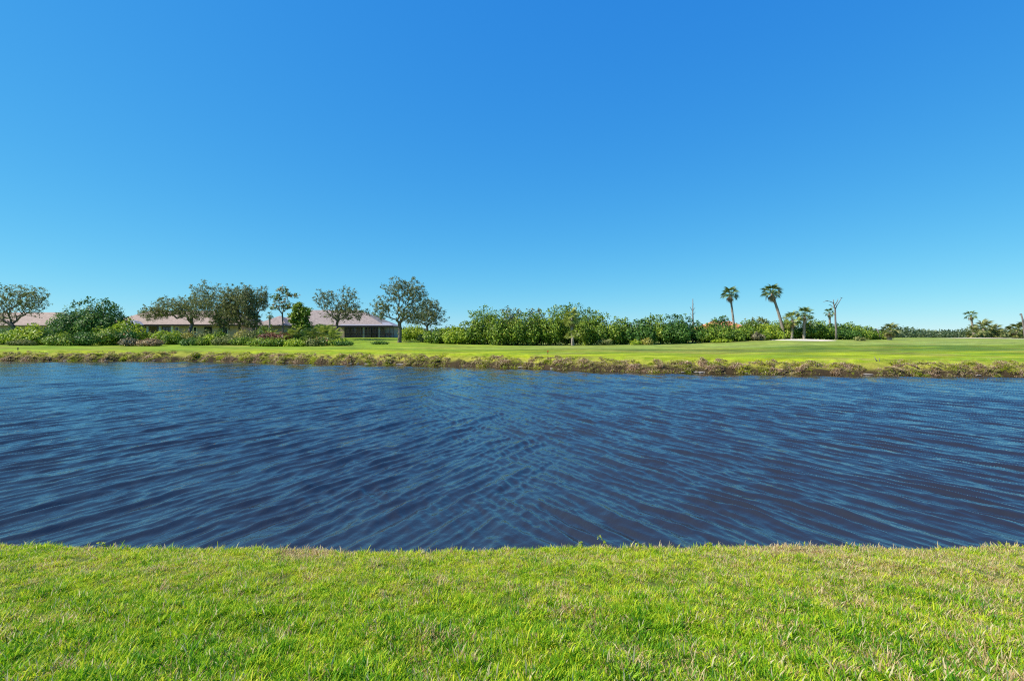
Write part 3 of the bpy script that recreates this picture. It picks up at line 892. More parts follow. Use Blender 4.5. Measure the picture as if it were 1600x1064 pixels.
def house_B():
    D = 97.0; zf = Z(528.5, D)
    gx = lambda p: X(p, D) - X(510, D)
    root = empty('house', (X(510, D), D, zf))
    tag(root, 'single storey beige house with grey pink hip roof and screened porch behind the oaks', 'house')
    ze = Z(508, D) - zf
    MB().box((gx(407), .6, -1.2), (gx(532), 14, ze - .18)).build('wall', M['wall'], root)
    MB().box((gx(532), 2.6, -1.2), (gx(596), 14, ze - .18)).build('wall', M['wall'], root)
    MB().box((gx(532) + .003, -.2, -1.2), (gx(539), 2.6, ze - .18)).build('wall', M['wall'], root)
    mb = MB(); hip(mb, gx(403), gx(600), 0, 15, ze, Z(484.5, D) - zf + .34, gx(463), gx(545), 7.2)
    mb.build('roof', M['roof_grey'], root)
    mb = MB(); hip(mb, gx(403.5), gx(455), -2.2, 6, ze - .03, Z(493, D) - zf, gx(428), gx(431), 2.2)
    mb.build('roof', M['roof_grey'], root)
    MB().box((gx(406), -1.6, -1.2), (gx(452), .6, ze - .21)).build('wall', M['wall'], root)
    # lanai wing on the open side
    mb = MB(); hip(mb, gx(531), gx(600), -.6, 12, ze - .05, Z(497, D) - zf, gx(552), gx(556), 5.4)
    mb.build('roof', M['roof_grey'], root)
    mb = MB()
    zl = ze - .12
    mb.poly([(gx(532), -1.6, zl), (gx(617), -1.6, zl), (gx(600), 3.6, zl + .75), (gx(536), 3.6, zl + .75)])
    mb.poly([(gx(617), -1.6, zl), (gx(617), 6, zl), (gx(600), 3.6, zl + .75)])
    mb.poly([(gx(532), -1.6, zl - .03), (gx(536), 3.6, zl + .7), (gx(600), 3.6, zl + .7), (gx(617), -1.6, zl - .03)])
    mb.build('porch_roof', M['roof_flat'], root)
    MB().box((gx(532), -1.68, zl - .28), (gx(617.3), -1.6, zl + .02)).build('fascia', M['dark_frame'], root)
    MB().box((gx(532), -1.66, -.35), (gx(618), 2.6, -.02)).build('porch_floor', M['wall_grey'], root)
    for p in (543, 550, 583, 591, 604, 612, 618.5):
        MB().box((gx(p) - .05, -1.66, 0), (gx(p) + .05, -1.56, zl - .28)).build('screen_post', M['dark_frame'], root)
    MB().box((gx(543), -1.64, .85), (gx(618), -1.6, .93)).build('screen_rail', M['dark_frame'], root)
    for a, c in ((543, 550), (550, 571), (571, 583), (583, 591), (591, 604), (604, 612), (612, 618.5)):
        MB().poly([(gx(a), -1.62, 0), (gx(c), -1.62, 0), (gx(c), -1.62, zl - .28), (gx(a), -1.62, zl - .28)]) .build('screen_panel', M['screen'], root)
    for p in (571, 595):
        MB().box((gx(p) - .14, -1.3, -.02), (gx(p) + .14, -1.02, zl + .02)).build('column', M['trim'], root)
    for a, c in ((557, 562), (563.5, 568)): window(root, gx(a), gx(c), .5, 2.15, 2.6, 1, 2)
    for a, c in ((573.5, 577.5), (578.5, 582.5), (583.5, 587.5)): window(root, gx(a), gx(c), .05, 2.15, 2.6, 1, 1, 'dark_frame', 'sliding_door')
    window(root, gx(543.5), gx(549.5), .3, 2.1, 2.6, 2, 2)
    window(root, gx(484), gx(492), .7, 2.1, .6, 2, 2)
    window(root, gx(509), gx(516), .7, 2.1, .6, 2, 2)
    window(root, gx(412), gx(416), .6, 2.1, -1.6, 1, 2); window(root, gx(422), gx(428), .6, 2.1, -1.6, 2, 2)
    # porch furniture, seen through the screen
    for p in (600, 608):
        c = empty('porch_chair', (X(p, D), D - .3, zf))
        tag(c, 'pinkish cushioned porch chair behind the screen, ' + ('beside the white column' if p == 600 else 'near the end post'), 'chair', 'chairs on the screened porch')
        MB().box((-.45, -.4, .3), (.45, .4, .5)).build('seat', M['cushion'], c)
        MB().box((-.45, .32, .5), (.45, .42, 1.0)).build('backrest', M['cushion'], c)
        for sx in (-.42, .38):
            for sy in (-.38, .34): MB().box((sx, sy, -.02), (sx + .05, sy + .05, .3)).build('leg', M['dark_frame'], c)
M['cushion'] = plain('cushion', (.45, .26, .24), .9, .1, .1, 3)

def house_A():
    D = 100.0; zf = Z(527.5, D); xc = 255
    gx = lambda p: X(p, D) - X(xc, D)
    root = empty('house', (X(xc, D), D, zf))
    tag(root, 'long low house with salmon pink tile roof behind the spreading oak', 'house')
    ze = Z(507, D) - zf
    MB().box((gx(166), 3, -1.2), (gx(249), 13, ze - .18)).build('wall', M['wall'], root)
    MB().box((gx(249), .7, -1.2), (gx(372), 13, ze - .18)).build('wall', M['wall'], root)
    mb = MB(); hip(mb, gx(158), gx(378), 0, 14, ze, Z(485.5, D) - zf + .31, gx(196), gx(340), 6.8)
    mb.build('roof', M['roof_pink'], root)
    MB().box((gx(160), -.08, ze - .3), (gx(376), 0 - .003, ze + .01)).build('fascia', M['dark_frame'], root)
    mb = MB(); hip(mb, gx(180), gx(226), -2.6, 3, ze - .06, Z(500, D) - zf, gx(198), gx(206), .6)
    mb.build('porch_roof', M['roof_flat'], root)
    for p in (184, 208, 226, 246):
        y = -2.4 if p < 228 else -.05
        MB().box((gx(p) - .06, y, -.3), (gx(p) + .06, y + .12, ze - .25)).build('screen_post', M['dark_frame'], root)
    MB().box((gx(184), -2.38, .8), (gx(226), -2.32, .88)).build('screen_rail', M['dark_frame'], root)
    for a, c in ((184, 208), (208, 226)):
        MB().poly([(gx(a), -2.35, 0), (gx(c), -2.35, 0), (gx(c), -2.35, ze - .25), (gx(a), -2.35, ze - .25)]).build('screen_panel', M['screen'], root)
    for p in (228, 247.5, 266.5):
        MB().box((gx(p) - .16, .35, -.3), (gx(p) + .16, .68, ze - .19)).build('column', M['trim'], root)
    for a, c in ((190, 199), (201, 209), (229, 237), (238, 246)): window(root, gx(a), gx(c), .1, 2.1, 3, 2, 1, 'dark_frame', 'sliding_door')
    window(root, gx(250), gx(265), .7, 2.1, .7, 3, 1, 'dark_frame')
    window(root, gx(270), gx(276), .7, 2.1, .7, 1, 1)
    window(root, gx(299), gx(304), .7, 2.1, .7, 1, 1)
    window(root, gx(316), gx(328), .2, 2.1, .7, 2, 1, 'dark_frame')
    window(root, gx(345), gx(353), .7, 2.1, .7, 2, 1)

def small_house(px0, px1, ridge, eave, D, r0, r1, mat, label, base):
    zf = Z(base, D); xc = (px0 + px1) / 2
    gx = lambda p: X(p, D) - X(xc, D)
    root = empty('house', (X(xc, D), D, zf)); tag(root, label, 'house')
    ze = Z(eave, D) - zf
    MB().box((gx(px0) + .6, .7, -1.5), (gx(px1) - .6, 12, ze - .18)).build('wall', M['wall'], root)
    mb = MB(); hip(mb, gx(px0), gx(px1), 0, 13, ze, Z(ridge, D) - zf + .5, gx(r0), gx(r1), 6); mb.build('roof', M[mat], root)
    for f in (.25, .6): 
        a = gx(px0) + (gx(px1) - gx(px0)) * f; window(root, a, a + 1.8, .8, 2.1, .7, 2, 1)
house_B(); house_A()
small_house(-95, 77, 490, 508, 104, -40, 58, 'roof_pink', 'pale pink roofed house half hidden behind the oak at the far edge of the garden', 528)
small_house(1105, 1176, 504, 514, 132, 1128, 1156, 'roof_orange', 'house with a bright orange tile roof showing above the hedge', 531)

# ---------------------------------------------------------------- oaks and garden trees
G1 = 'live oaks round the houses'
make_tree('oak_tree', 19, 531, 86, [(-14, 440, 52, 492), (26, 442, 78, 500), (-20, 470, 30, 512)], 'tall open oak in front of the half hidden pink roof', 'oak_olive', G1, trunk_r=.34, fork=.22, lean=.1, ntips=210, seed=21)
make_bush('sea_grape_tree', 70, 170, 467, 531, 82, 'round dark green broadleaf tree beside the tall open oak', 'dark_leaf', None, 'tree', lsize=.3, seed=22, lobes=8, sprouts=22, dens=1.0)
make_tree('oak_tree', 301, 529, 84, [(216, 474, 262, 505), (235, 461, 300, 502), (275, 459, 336, 506)], 'low spreading oak with a leaning forked trunk in front of the pink roofed house', 'oak_olive', G1, trunk_r=.3, fork=.2, lean=-.35, ntips=300, seed=23, hollow=.2)
make_tree('oak_tree', 346, 527, 90, [(296, 437, 336, 490), (318, 444, 362, 512), (330, 466, 378, 524)], 'tallest of the crowded olive green oaks, overlapping the spreading oak', 'oak_olive', G1, trunk_r=.26, fork=.25, lean=-.1, ntips=310, seed=24, hollow=.2)
make_tree('oak_tree', 352, 528, 86, [(330, 478, 372, 518)], 'small young oak standing under the tallest crowded oak', 'oak_olive', G1, trunk_r=.15, fork=.3, ntips=90, seed=25, hollow=.2)
make_tree('oak_tree', 374, 528, 89, [(344, 442, 376, 500), (360, 446, 396, 515)], 'dense upright oak in the middle of the crowded group', 'oak_olive', G1, trunk_r=.24, fork=.25, ntips=290, seed=26, hollow=.2)
make_tree('oak_tree', 396, 528, 87, [(372, 444, 404, 500), (378, 480, 410, 522)], 'dark trunked oak ending the crowded group, next to the thin reddish leaved tree', 'oak_leaf', G1, trunk_r=.26, fork=.25, ntips=260, seed=27, hollow=.2)
make_tree('oak_tree', 400, 528, 93, [(393, 443, 422, 490)], 'loose airy oak crown showing sky, behind the crowded group', 'oak_leaf', G1, trunk_r=.15, fork=.4, ntips=80, seed=28)
make_tree('oak_tree', 526, 529, 86, [(486, 447, 530, 488), (520, 444, 566, 498), (500, 470, 580, 506)], 'many limbed oak in front of the middle of the grey pink roof', 'oak_leaf', G1, trunk_r=.27, fork=.27, ntips=210, seed=29)
make_tree('faraway_tree', 586, 529, 118, [(574, 488, 604, 512)], 'small faraway tree seen past the end of the screened porch', 'oak_leaf', None, trunk_r=.15, fork=.3, ntips=60, seed=30)
make_tree('oak_tree', 624, 536, 80, [(594, 432, 650, 478), (630, 434, 672, 488), (577, 462, 618, 503), (612, 470, 668, 512)], 'largest oak with a straight grey trunk on the lawn beside the screened porch', 'oak_leaf', G1, trunk_r=.33, fork=.29, ntips=270, seed=31)
make_tree('oak_tree', 667, 532, 88, [(652, 463, 690, 492), (638, 478, 700, 514)], 'smaller round headed oak between the largest oak and the green hedge', 'oak_leaf', G1, trunk_r=.2, fork=.3, ntips=170, seed=32)
# the red leaved tree, palms and broadleaf by the second house
make_tree('red_leaved_tree', 441, 527, 84, [(430, 445, 456, 464), (420, 455, 448, 477), (440, 454, 470, 468), (428, 466, 462, 490), (418, 474, 440, 488)], 'slender tree with a thin straight trunk and reddish new leaves', 'redgreen_leaf', None, trunk_r=.13, fork=.48, ntips=62, seed=33, per=7, lsize=.22, clump=.3)
make_tree('broadleaf_tree', 474, 527, 82, [(454, 468, 478, 494), (462, 474, 488, 506), (446, 482, 474, 512), (456, 492, 490, 528)], 'bright green broadleaf tree in front of the valley of the grey pink roof', 'grape_leaf', None, trunk_r=.14, fork=.2, ntips=125, seed=34, per=9, lsize=.28, clump=.4)
make_palm(421, 493, 422, 83, 'small palm with a shaggy dark head in front of the house gable', 8, 12, 10, 'green', seed=35, trunk_r=.15, low=-1.1)
make_feather_palm(455, 529, 508, 80, 'arching palm clump beside the thin straight trunk, second house', 28, 'palm_bright', .35, 36, 3, .85)
make_feather_palm(505, 529, 503, 80, 'wide arching palm clump beside the many limbed oak', 34, 'palm_bright', .35, 37, 3, .95)
make_feather_palm(430, 529, 506, 82, 'short bright palm under the small shaggy palm', 16, 'palm_bright', .35, 38, 2, .6)

# ---------------------------------------------------------------- garden beds
G2 = 'garden shrubs in front of the houses'
def shrub(a, b_, top, base, D, label, leaf='grape_leaf', ls=.18, sd=1, lobes=4, spr=4, dens=1.0):
    make_bush('garden_shrub', a - 3, b_ + 3, top - 1.5, base, D, label, leaf, G2, 'shrub', ls, sd, dens, lobes, spr, stems=False)
shrub(-30, 14, 512, 541, 74, 'dark tangled shrub in the corner of the garden bed', 'dark_leaf', sd=41)
shrub(4, 62, 509, 541, 72, 'broad lime green shrub under the tall open oak', 'lime_leaf', .28, 42, 5, 6)
shrub(52, 74, 514, 541, 72.5, 'dark gap filling shrub between lime shrub and dark tree', 'dark_leaf', .2, 43)
shrub(10, 50, 531, 541, 70, 'low olive ground shrub edging the lime green shrub', 'oak_olive', .15, 44, 5, 2)
shrub(66, 108, 521, 541, 71, 'low mid green shrub beneath the round dark tree', 'grape_leaf', .2, 45, 4, 5)
shrub(100, 140, 519, 539, 72, 'low leafy shrub with dark gaps below the round dark tree', 'dark_leaf', .22, 46, 4, 5)
shrub(130, 176, 512, 538, 74, 'upright bright green shrub near the shoulder of the dark tree', 'grape_leaf', .25, 47, 4, 7)
shrub(166, 208, 502, 537, 77, 'tallest garden shrub, lime topped, in front of the pink roof corner', 'lime_leaf', .3, 48, 4, 8)
shrub(180, 200, 510, 530, 75.5, 'green shrub dotted with orange blossom', 'flower_leaf', .2, 49, 3, 3)
shrub(188, 208, 529, 538, 73, 'spiky greyish bronze plant at the foot of the tallest shrub', 'grey_leaf', .3, 50, 3, 5)
shrub(206, 236, 518, 531, 80, 'clipped green hedge shrub in front of the dark porch', 'grape_leaf', .18, 51, 4, 2)
shrub(214, 248, 529, 538, 73, 'low mound of tan ornamental grass in the bed', 'tan_leaf', .2, 52, 5, 3)
shrub(236, 270, 515, 533, 78, 'pale lime shrub in front of the house columns', 'lime_leaf', .22, 53, 4, 5)
shrub(256, 276, 519, 536, 77, 'narrow mid green shrub between pale lime and golden shrubs', 'grape_leaf', .2, 54, 3, 4)
shrub(279, 299, 517, 530, 80, 'round golden leaved shrub beside the leaning oak trunk', 'gold_leaf', .2, 55, 3, 3)
shrub(282, 304, 529, 537, 74, 'low dark green shrub in front of the golden shrub', 'dark_leaf', .18, 56, 3, 2)
shrub(300, 318, 527, 537, 74, 'low round green shrub just in front of the leaning trunk', 'grape_leaf', .18, 57, 3, 2)
shrub(316, 334, 524, 537, 74.5, 'small spiky lime plant past the leaning oak trunk', 'lime_leaf', .25, 58, 3, 4)
shrub(330, 366, 524, 538, 74, 'wide olive shrub under the crowded oaks', 'oak_olive', .18, 59, 5, 2)
shrub(362, 382, 515, 531, 80, 'yellow shrub glowing between the oak trunks', 'gold_leaf', .2, 60, 3, 3)
shrub(378, 396, 516, 531, 79, 'grey green rounded shrub against the dark oak trunk', 'oak_olive', .18, 61, 3, 3)
shrub(360, 394, 527, 540, 73, 'low bright hedge shrub in front of the yellow shrub', 'grape_leaf', .18, 62, 4, 2)
shrub(400, 430, 519, 530, 79, 'red leaved shrub below the house gable', 'red_leaf', .2, 63, 4, 3)
shrub(430, 450, 520, 530, 79, 'smaller red leaved shrub by the thin straight trunk', 'red_leaf', .2, 64, 3, 3)
shrub(388, 420, 528, 541, 70, 'bright green bed shrub under the first red shrub', 'grape_leaf', .22, 65, 4, 3)
shrub(414, 448, 529, 541, 69.5, 'dense emerald bed shrub under the smaller red shrub', 'grape_leaf', .22, 66, 4, 3)
shrub(444, 478, 530, 542, 69, 'yellow green bed shrub in front of the palm clump', 'lime_leaf', .2, 67, 4, 3)
shrub(474, 494, 530, 542, 69, 'olive bed shrub between the lime bed shrub and the bronze mound', 'oak_olive', .2, 68, 3, 3)
shrub(486, 516, 527, 541, 70, 'bronze and green mounded shrub in the long bed', 'redgreen_leaf', .2, 69, 4, 3)
shrub(514, 538, 529, 541, 70, 'last lime shrub of the long bed under the many limbed oak', 'lime_leaf', .22, 70, 3, 3)
shrub(522, 546, 533, 541, 69, 'small dark shrub ending the long bed', 'dark_leaf', .18, 71, 3, 2)
shrub(583, 602, 534, 538, 74, 'flat dark mulch coloured shrub alone on the lawn before the porch', 'dark_leaf', .14, 72, 3, 0)
shrub(628, 662, 508, 536, 84, 'rounded yellow green shrub against the largest oak trunk', 'lime_leaf', .24, 73, 5, 5)
shrub(655, 676, 520, 536, 80, 'low bronze green shrub under the smaller round oak', 'oak_olive', .2, 74, 3, 3)

shrub(304, 332, 517, 532, 81, 'olive shrub behind the leaning oak trunk against the pale wall', 'oak_olive', .2, 75, 4, 4)
shrub(334, 350, 516, 532, 82, 'mid green shrub between the crowded oak trunks', 'grape_leaf', .2, 76, 3, 4)
shrub(462, 484, 511, 533, 80, 'dark shrub under the bright green broadleaf tree', 'dark_leaf', .22, 77, 4, 4)
shrub(490, 520, 511, 533, 81, 'shaded green shrub behind the wide arching palm clump', 'dark_leaf', .22, 78, 4, 5)
shrub(404, 424, 510, 531, 81.5, 'upright green shrub against the house gable wall', 'grape_leaf', .2, 79, 3, 5)
make_feather_palm(486, 530, 507, 79, 'slim arching palm between the two wider palm clumps', 16, 'palm_leaf', .35, 80, 2, .8)
make_feather_palm(516, 530, 508, 78.5, 'short arching palm right beside the many limbed oak trunk', 18, 'palm_bright', .3, 79, 2, .8)

# ---------------------------------------------------------------- the hedge of sea grape and mangrove bushes
G3 = 'bushes of the long hedge beyond the fairway'
hedge = [  # px0, px1, top, base, D, leaf, label
 (668, 704, 513, 536, 76, 'grape_leaf', 'first low bush of the hedge, beside the smaller round oak'),
 (694, 730, 511, 537, 75, 'lime_leaf', 'low yellowish bush near the start of the hedge'),
 (722, 750, 502, 538, 75, 'grape_leaf', 'bush stepping up to the tall part of the hedge'),
 (738, 776, 481, 539, 76, 'grape_leaf', 'first tall bush of the hedge, with a spiky top'),
 (766, 800, 487, 539, 74, 'grape_leaf', 'tall bush with bare gaps in its top, next to the first tall one'),
 (786, 812, 481, 539, 77, 'oak_leaf', 'thin dark topped tree poking out between tall hedge bushes'),
 (802, 838, 488, 539, 74, 'grape_leaf', 'lighter green hedge bush just before the sky gap'),
 (826, 846, 484, 539, 78, 'oak_leaf', 'narrow dark twiggy tree at the sky gap in the hedge'),
 (838, 872, 486, 539, 75, 'grape_leaf', 'full rounded bush between the sky gap and the cabbage palm'),
 (862, 896, 478, 539, 77, 'grape_leaf', 'tallest hedge bush, behind the cabbage palm'),
 (884, 912, 477, 539, 78, 'dark_leaf', 'dark peaked bush directly behind the cabbage palm head'),
 (904, 942, 484, 539, 75, 'grape_leaf', 'dense domed bush on the far side of the cabbage palm'),
 (934, 968, 493, 539, 74, 'grape_leaf', 'bright sloping bush stepping down from the domed one'),
 (960, 992, 499, 539, 75, 'grape_leaf', 'lower rounded bush before the wide dark dome'),
 (984, 1020, 500, 539, 74, 'dark_leaf', 'dark leathery bush behind the two yellow green shrubs'),
 (1008, 1050, 494, 539, 75, 'grape_leaf', 'left shoulder of the wide domed hedge section'),
 (1040, 1084, 491, 539, 74, 'dark_leaf', 'crown of the wide domed hedge section below the bare spire tree'),
 (1072, 1106, 503, 539, 75, 'dark_leaf', 'right shoulder of the wide dome, sloping to the orange roof'),
 (1098, 1132, 507, 539, 74, 'grape_leaf', 'low bush leaving the orange roof visible'),
 (1122, 1164, 512, 539, 74, 'grape_leaf', 'lowest bush directly beneath the orange roof'),
 (1120, 1142, 497, 539, 82, 'dark_leaf', 'dark bush rising beside the orange roof ridge'),
 (1156, 1194, 503, 538, 75, 'grape_leaf', 'bush just past the orange roof'),
 (1170, 1210, 497, 538, 79, 'oak_olive', 'taller olive bush behind the leaning palm'),
 (1186, 1222, 508, 537, 76, 'lime_leaf', 'yellow green bush at the foot of the leaning palm'),
 (1208, 1246, 499, 536, 82, 'grape_leaf', 'bush behind the shorter sabal palm trunk'),
 (1238, 1276, 506, 536, 82, 'grape_leaf', 'bush behind the taller sabal palm trunk'),
 (1266, 1304, 501, 535, 81, 'grape_leaf', 'bright bush between the sabal palms and the dead tree'),
 (1294, 1330, 506, 535, 83, 'dark_leaf', 'dark shaded bush around the dead tree trunk'),
 (1316, 1352, 505, 534, 86, 'grape_leaf', 'feathery topped bush beyond the dead tree'),
 (1338, 1372, 510, 533, 90, 'grape_leaf', 'last full bush of the hedge before it drops'),
 (1362, 1388, 518, 533, 92, 'grape_leaf', 'small low bush ending the hedge near the lone stubby palm'),
]
for i, (a, c, t, bs, D, lf, lb) in enumerate(hedge):
    lb = lb.replace('left shoulder', 'nearer shoulder').replace('right shoulder', 'lower shoulder')
    make_bush('hedge_bush', a - 8, c + 8, t, bs, D, lb, lf, G3, 'bush', .25, 400 + i, 1.0, 6, 14)
shr = [(985, 1003, 531, 'lime_leaf', 'small vivid yellow green shrub at the hedge foot'), (1001, 1024, 528, 'gold_leaf', 'golden shrub beside the vivid yellow green one'),
       (1116, 1144, 529, 'lime_leaf', 'low yellow green shrub under the tall straight palm'), (936, 958, 528, 'oak_olive', 'pale olive green shrub at the hedge foot past the cabbage palm'),
       (1176, 1196, 518, 'grey_leaf', 'bleached dry patch of brush low in the hedge by the leaning palm'), (1336, 1356, 525, 'oak_olive', 'small olive shrub at the foot of the last hedge bushes')]
for i, (a, c, t, lf, lb) in enumerate(shr):
    make_bush('low_shrub', a, c, t, 539, 72.5 if a < 1150 else 74, lb, lf, 'low shrubs at the hedge foot', 'shrub', .2, 460 + i, 1.0, 3, 3, stems=False)

# ---------------------------------------------------------------- palms of the golf course
make_palm(893, 497, 895, 73, 'cabbage palm with yellowed fan leaves growing out of the tall hedge', 19, 26, 14, 'bright', seed=81, trunk_r=.18, low=-.9)
make_palm(895, 527, 896, 71.5, 'short trunkless fan palm beneath the cabbage palm', 15, 18, 0, 'bright', seed=82, trunk_r=.12, low=-.1)
make_palm(1141, 461, 1149, 84, 'tall straight palm with a round head above the orange roof', 17, 26, 12, 'green', seed=83, trunk_r=.17, bend=.15, low=-.5)
make_palm(1206, 458, 1226, 82, 'tallest palm, leaning, its pale trunk curving up from the sand bunker', 18, 26, 18, 'green', seed=84, trunk_r=.21, bend=.35, low=-.45)
make_palm(1238, 499, 1237.5, 81, 'shorter sabal palm with tan lower leaves at the bunker edge', 17, 26, 16, 'bright', seed=85, trunk_r=.17, low=-.9)
make_palm(1257, 492, 1256, 80.5, 'taller sabal palm of the pair at the bunker edge', 15.5, 26, 10, 'green', seed=86, trunk_r=.18, low=-.7)
make_palm(1267, 503, 1268, 84, 'half hidden palm head tucked behind the taller sabal palm', 10, 16, 4, 'green', seed=87, trunk_r=.14, low=-.8)
make_palm(1296, 489, 1298, 85, 'small palm head pressed against the dead tree', 10, 16, 8, 'green', seed=88, trunk_r=.17, low=-.8)
make_palm(1132, 498, 1133, 90, 'little palm top peeping over the hedge before the tall straight palm', 7, 12, 3, 'green', seed=89, trunk_r=.12)
make_palm(1116, 505, 1116, 84, 'low spiky palm tuft in the hedge near the orange roof', 9, 14, 0, 'green', seed=90, trunk_r=.12, low=0)
make_palm(1391, 517, 1390, 86, 'lone stubby palm with a shaggy tan skirt standing on the golf green', 15, 28, 44, 'olive', seed=91, trunk_r=.3, low=-.7)
make_palm(1517, 493, 1522, 120, 'distant palm with a small head behind the bushy palm clump', 10.5, 16, 8, 'green', seed=92, trunk_r=.22, bend=.2)
G4 = 'bushy palms by the far bunker'
for i, (p, t, rr, lb) in enumerate([(1522, 520, 13, 'first bushy palm of the clump beneath the distant small headed palm'), (1537, 514, 16, 'tallest bushy palm at the middle of the clump by the far bunker'),
                                   (1552, 518, 14, 'bushy palm on the outer shoulder of the clump by the far bunker'), (1563, 524, 11, 'smallest bushy palm ending the clump by the far bunker'),
                                   (1590, 517, 15, 'bushy palm next to the bare leaning pole'), (1608, 514, 16, 'bushy palm cut by the edge of the view behind the leaning pole')]):
    make_palm(p, t, p, 100 + (i % 3) * 1.5, lb, rr * 1.12, 34, 34, 'olive', G4, .3, 93 + i, low=-1.25)

# ---------------------------------------------------------------- dead trees and small things
def snag(name, px, D, pts_sets, label, cat='tree', mat='dead_wood'):
    bx = X(px, D); z0 = float(gz(bx, D)); root = empty(name, (bx, D, z0)); tag(root, label, cat)
    for nm, pts, rads in pts_sets:
        P = [(X(a, D) - bx, dy, Z(b_, D) - z0) for a, b_, dy in pts]
        MB().tube(P, rads, 7).build(nm, M[mat], root, True)
    return root
snag('dead_tree', 1307, 80, [
    ('trunk', [(1307, 537, 0), (1306.5, 515, 0), (1306, 500, .1), (1305, 484, 0), (1303, 474, .1), (1302.5, 468, 0)], [.19, .15, .13, .11, .08, .03]),
    ('branch', [(1305, 484, 0), (1309, 477, .2), (1313, 470, .1), (1315, 465.5, 0), (1317.5, 465, 0)], [.08, .06, .045, .035, .012]),
    ('branch', [(1315, 466, 0), (1313, 464.5, 0)], [.05, .02]),
    ('branch', [(1303.5, 474, 0), (1298, 471, .2), (1292, 470, .1), (1286, 472.5, 0)], [.06, .05, .035, .015]),
    ('branch', [(1293, 470, 0), (1289, 469.5, 0)], [.04, .015]),
    ('branch', [(1304.5, 482, 0), (1300, 477, .3), (1296, 476, .2)], [.08, .05, .02]),
    ('branch', [(1304, 478, 0), (1307, 470, -.3), (1308, 467, -.2)], [.08, .05, .02])], 'gnarled dead tree with bare forked limbs above the hedge')
snag('dead_tree', 1082, 84, [
    ('trunk', [(1083, 538, 0), (1083, 510, 0), (1082.5, 490, 0), (1082.6, 467, 0)], [.2, .15, .1, .05]),
    ('branch', [(1082.6, 487, 0), (1079, 480, .2), (1078, 479, 0)], [.05, .03, .01]), ('branch', [(1082.6, 485, 0), (1086, 480, -.2)], [.05, .015]),
    ('branch', [(1082.6, 494, 0), (1079.5, 491, .2), (1078.5, 488.5, 0)], [.06, .03, .01]), ('branch', [(1082.6, 492, 0), (1086.5, 489, .2), (1086, 486, 0)], [.06, .03, .01]),
    ('branch', [(1082.6, 499, 0), (1078.5, 496, .2)], [.06, .02]), ('branch', [(1082.6, 478, 0), (1084.8, 474, .2)], [.035, .01])], 'thin bare spire of a dead tree above the wide domed hedge')
snag('dead_palm', 1601, 96, [('trunk', [(1602, 533, 0), (1600, 515, 0), (1598, 500, 0), (1595.5, 490, 0)], [.18, .16, .15, .13]), ('branch', [(1595.5, 491, 0), (1594, 490.5, 0), (1593, 492, 0)], [.1, .08, .05])], 'bare leaning pole of a dead palm at the edge of the view', 'dead trunk')
snag('dead_stub', 1376, 90, [('trunk', [(1376, 534, 0), (1374, 522, 0), (1369.5, 513.5, 0)], [.1, .09, .08]), ('branch', [(1370.5, 515, 0), (1369, 515.5, 0)], [.06, .03])], 'short slanting dead stub between the hedge end and the lone stubby palm', 'dead trunk')
snag('driftwood', 1374, 36.5, [
    ('branch', [(1380, 576, 0), (1373, 567, 0), (1369, 563, 0), (1366, 557, 0)], [.06, .05, .035, .012]),
    ('branch', [(1374, 568, 0), (1376, 562, .1), (1375, 559, .1)], [.04, .025, .01]), ('branch', [(1371, 565, 0), (1366.5, 563, -.1)], [.03, .01]),
    ('branch', [(1384, 571, 0), (1378, 569, 0), (1370, 571, .1)], [.05, .05, .02])], 'twisted dark driftwood branch sticking up from the far bank', 'driftwood')
snag('stick', 902, 36.8, [('branch', [(905, 586, 0), (902.5, 583.5, 0), (898, 582.5, 0)], [.025, .02, .01]), ('branch', [(902.5, 583.7, 0), (902.6, 581.5, 0)], [.015, .008])], 'thin dark twig poking out of the water near the far bank', 'stick', 'bark_dark')
snag('stick', 960, 36.2, [('branch', [(964, 584.8, 0), (959, 584, 0), (956, 585, 0)], [.03, .025, .012])], 'short floating stick lying in the water near the far bank', 'stick', 'bark_dark')
# small course markers
def stake(px, D, h, label, mat='orange'):
    bx = X(px, D); z0 = float(gz(bx, D)); r = empty('marker_stake', (bx, D, z0)); tag(r, label, 'stake', 'small stakes on the far lawn')
    MB().box((-.03, -.03, -.1), (.03, .03, h)).build('post', M['bark_dark'], r); MB().box((-.06, -.035, h * .55), (.06, .035, h)).build('marker_cap', M[mat], r)
stake(856, 46, .35, 'small orange marker stake on the lawn above the bank, in front of the hedge')
stake(28, 58, .3, 'small dark stake on the lawn below the lime green shrub', 'bark_dark')

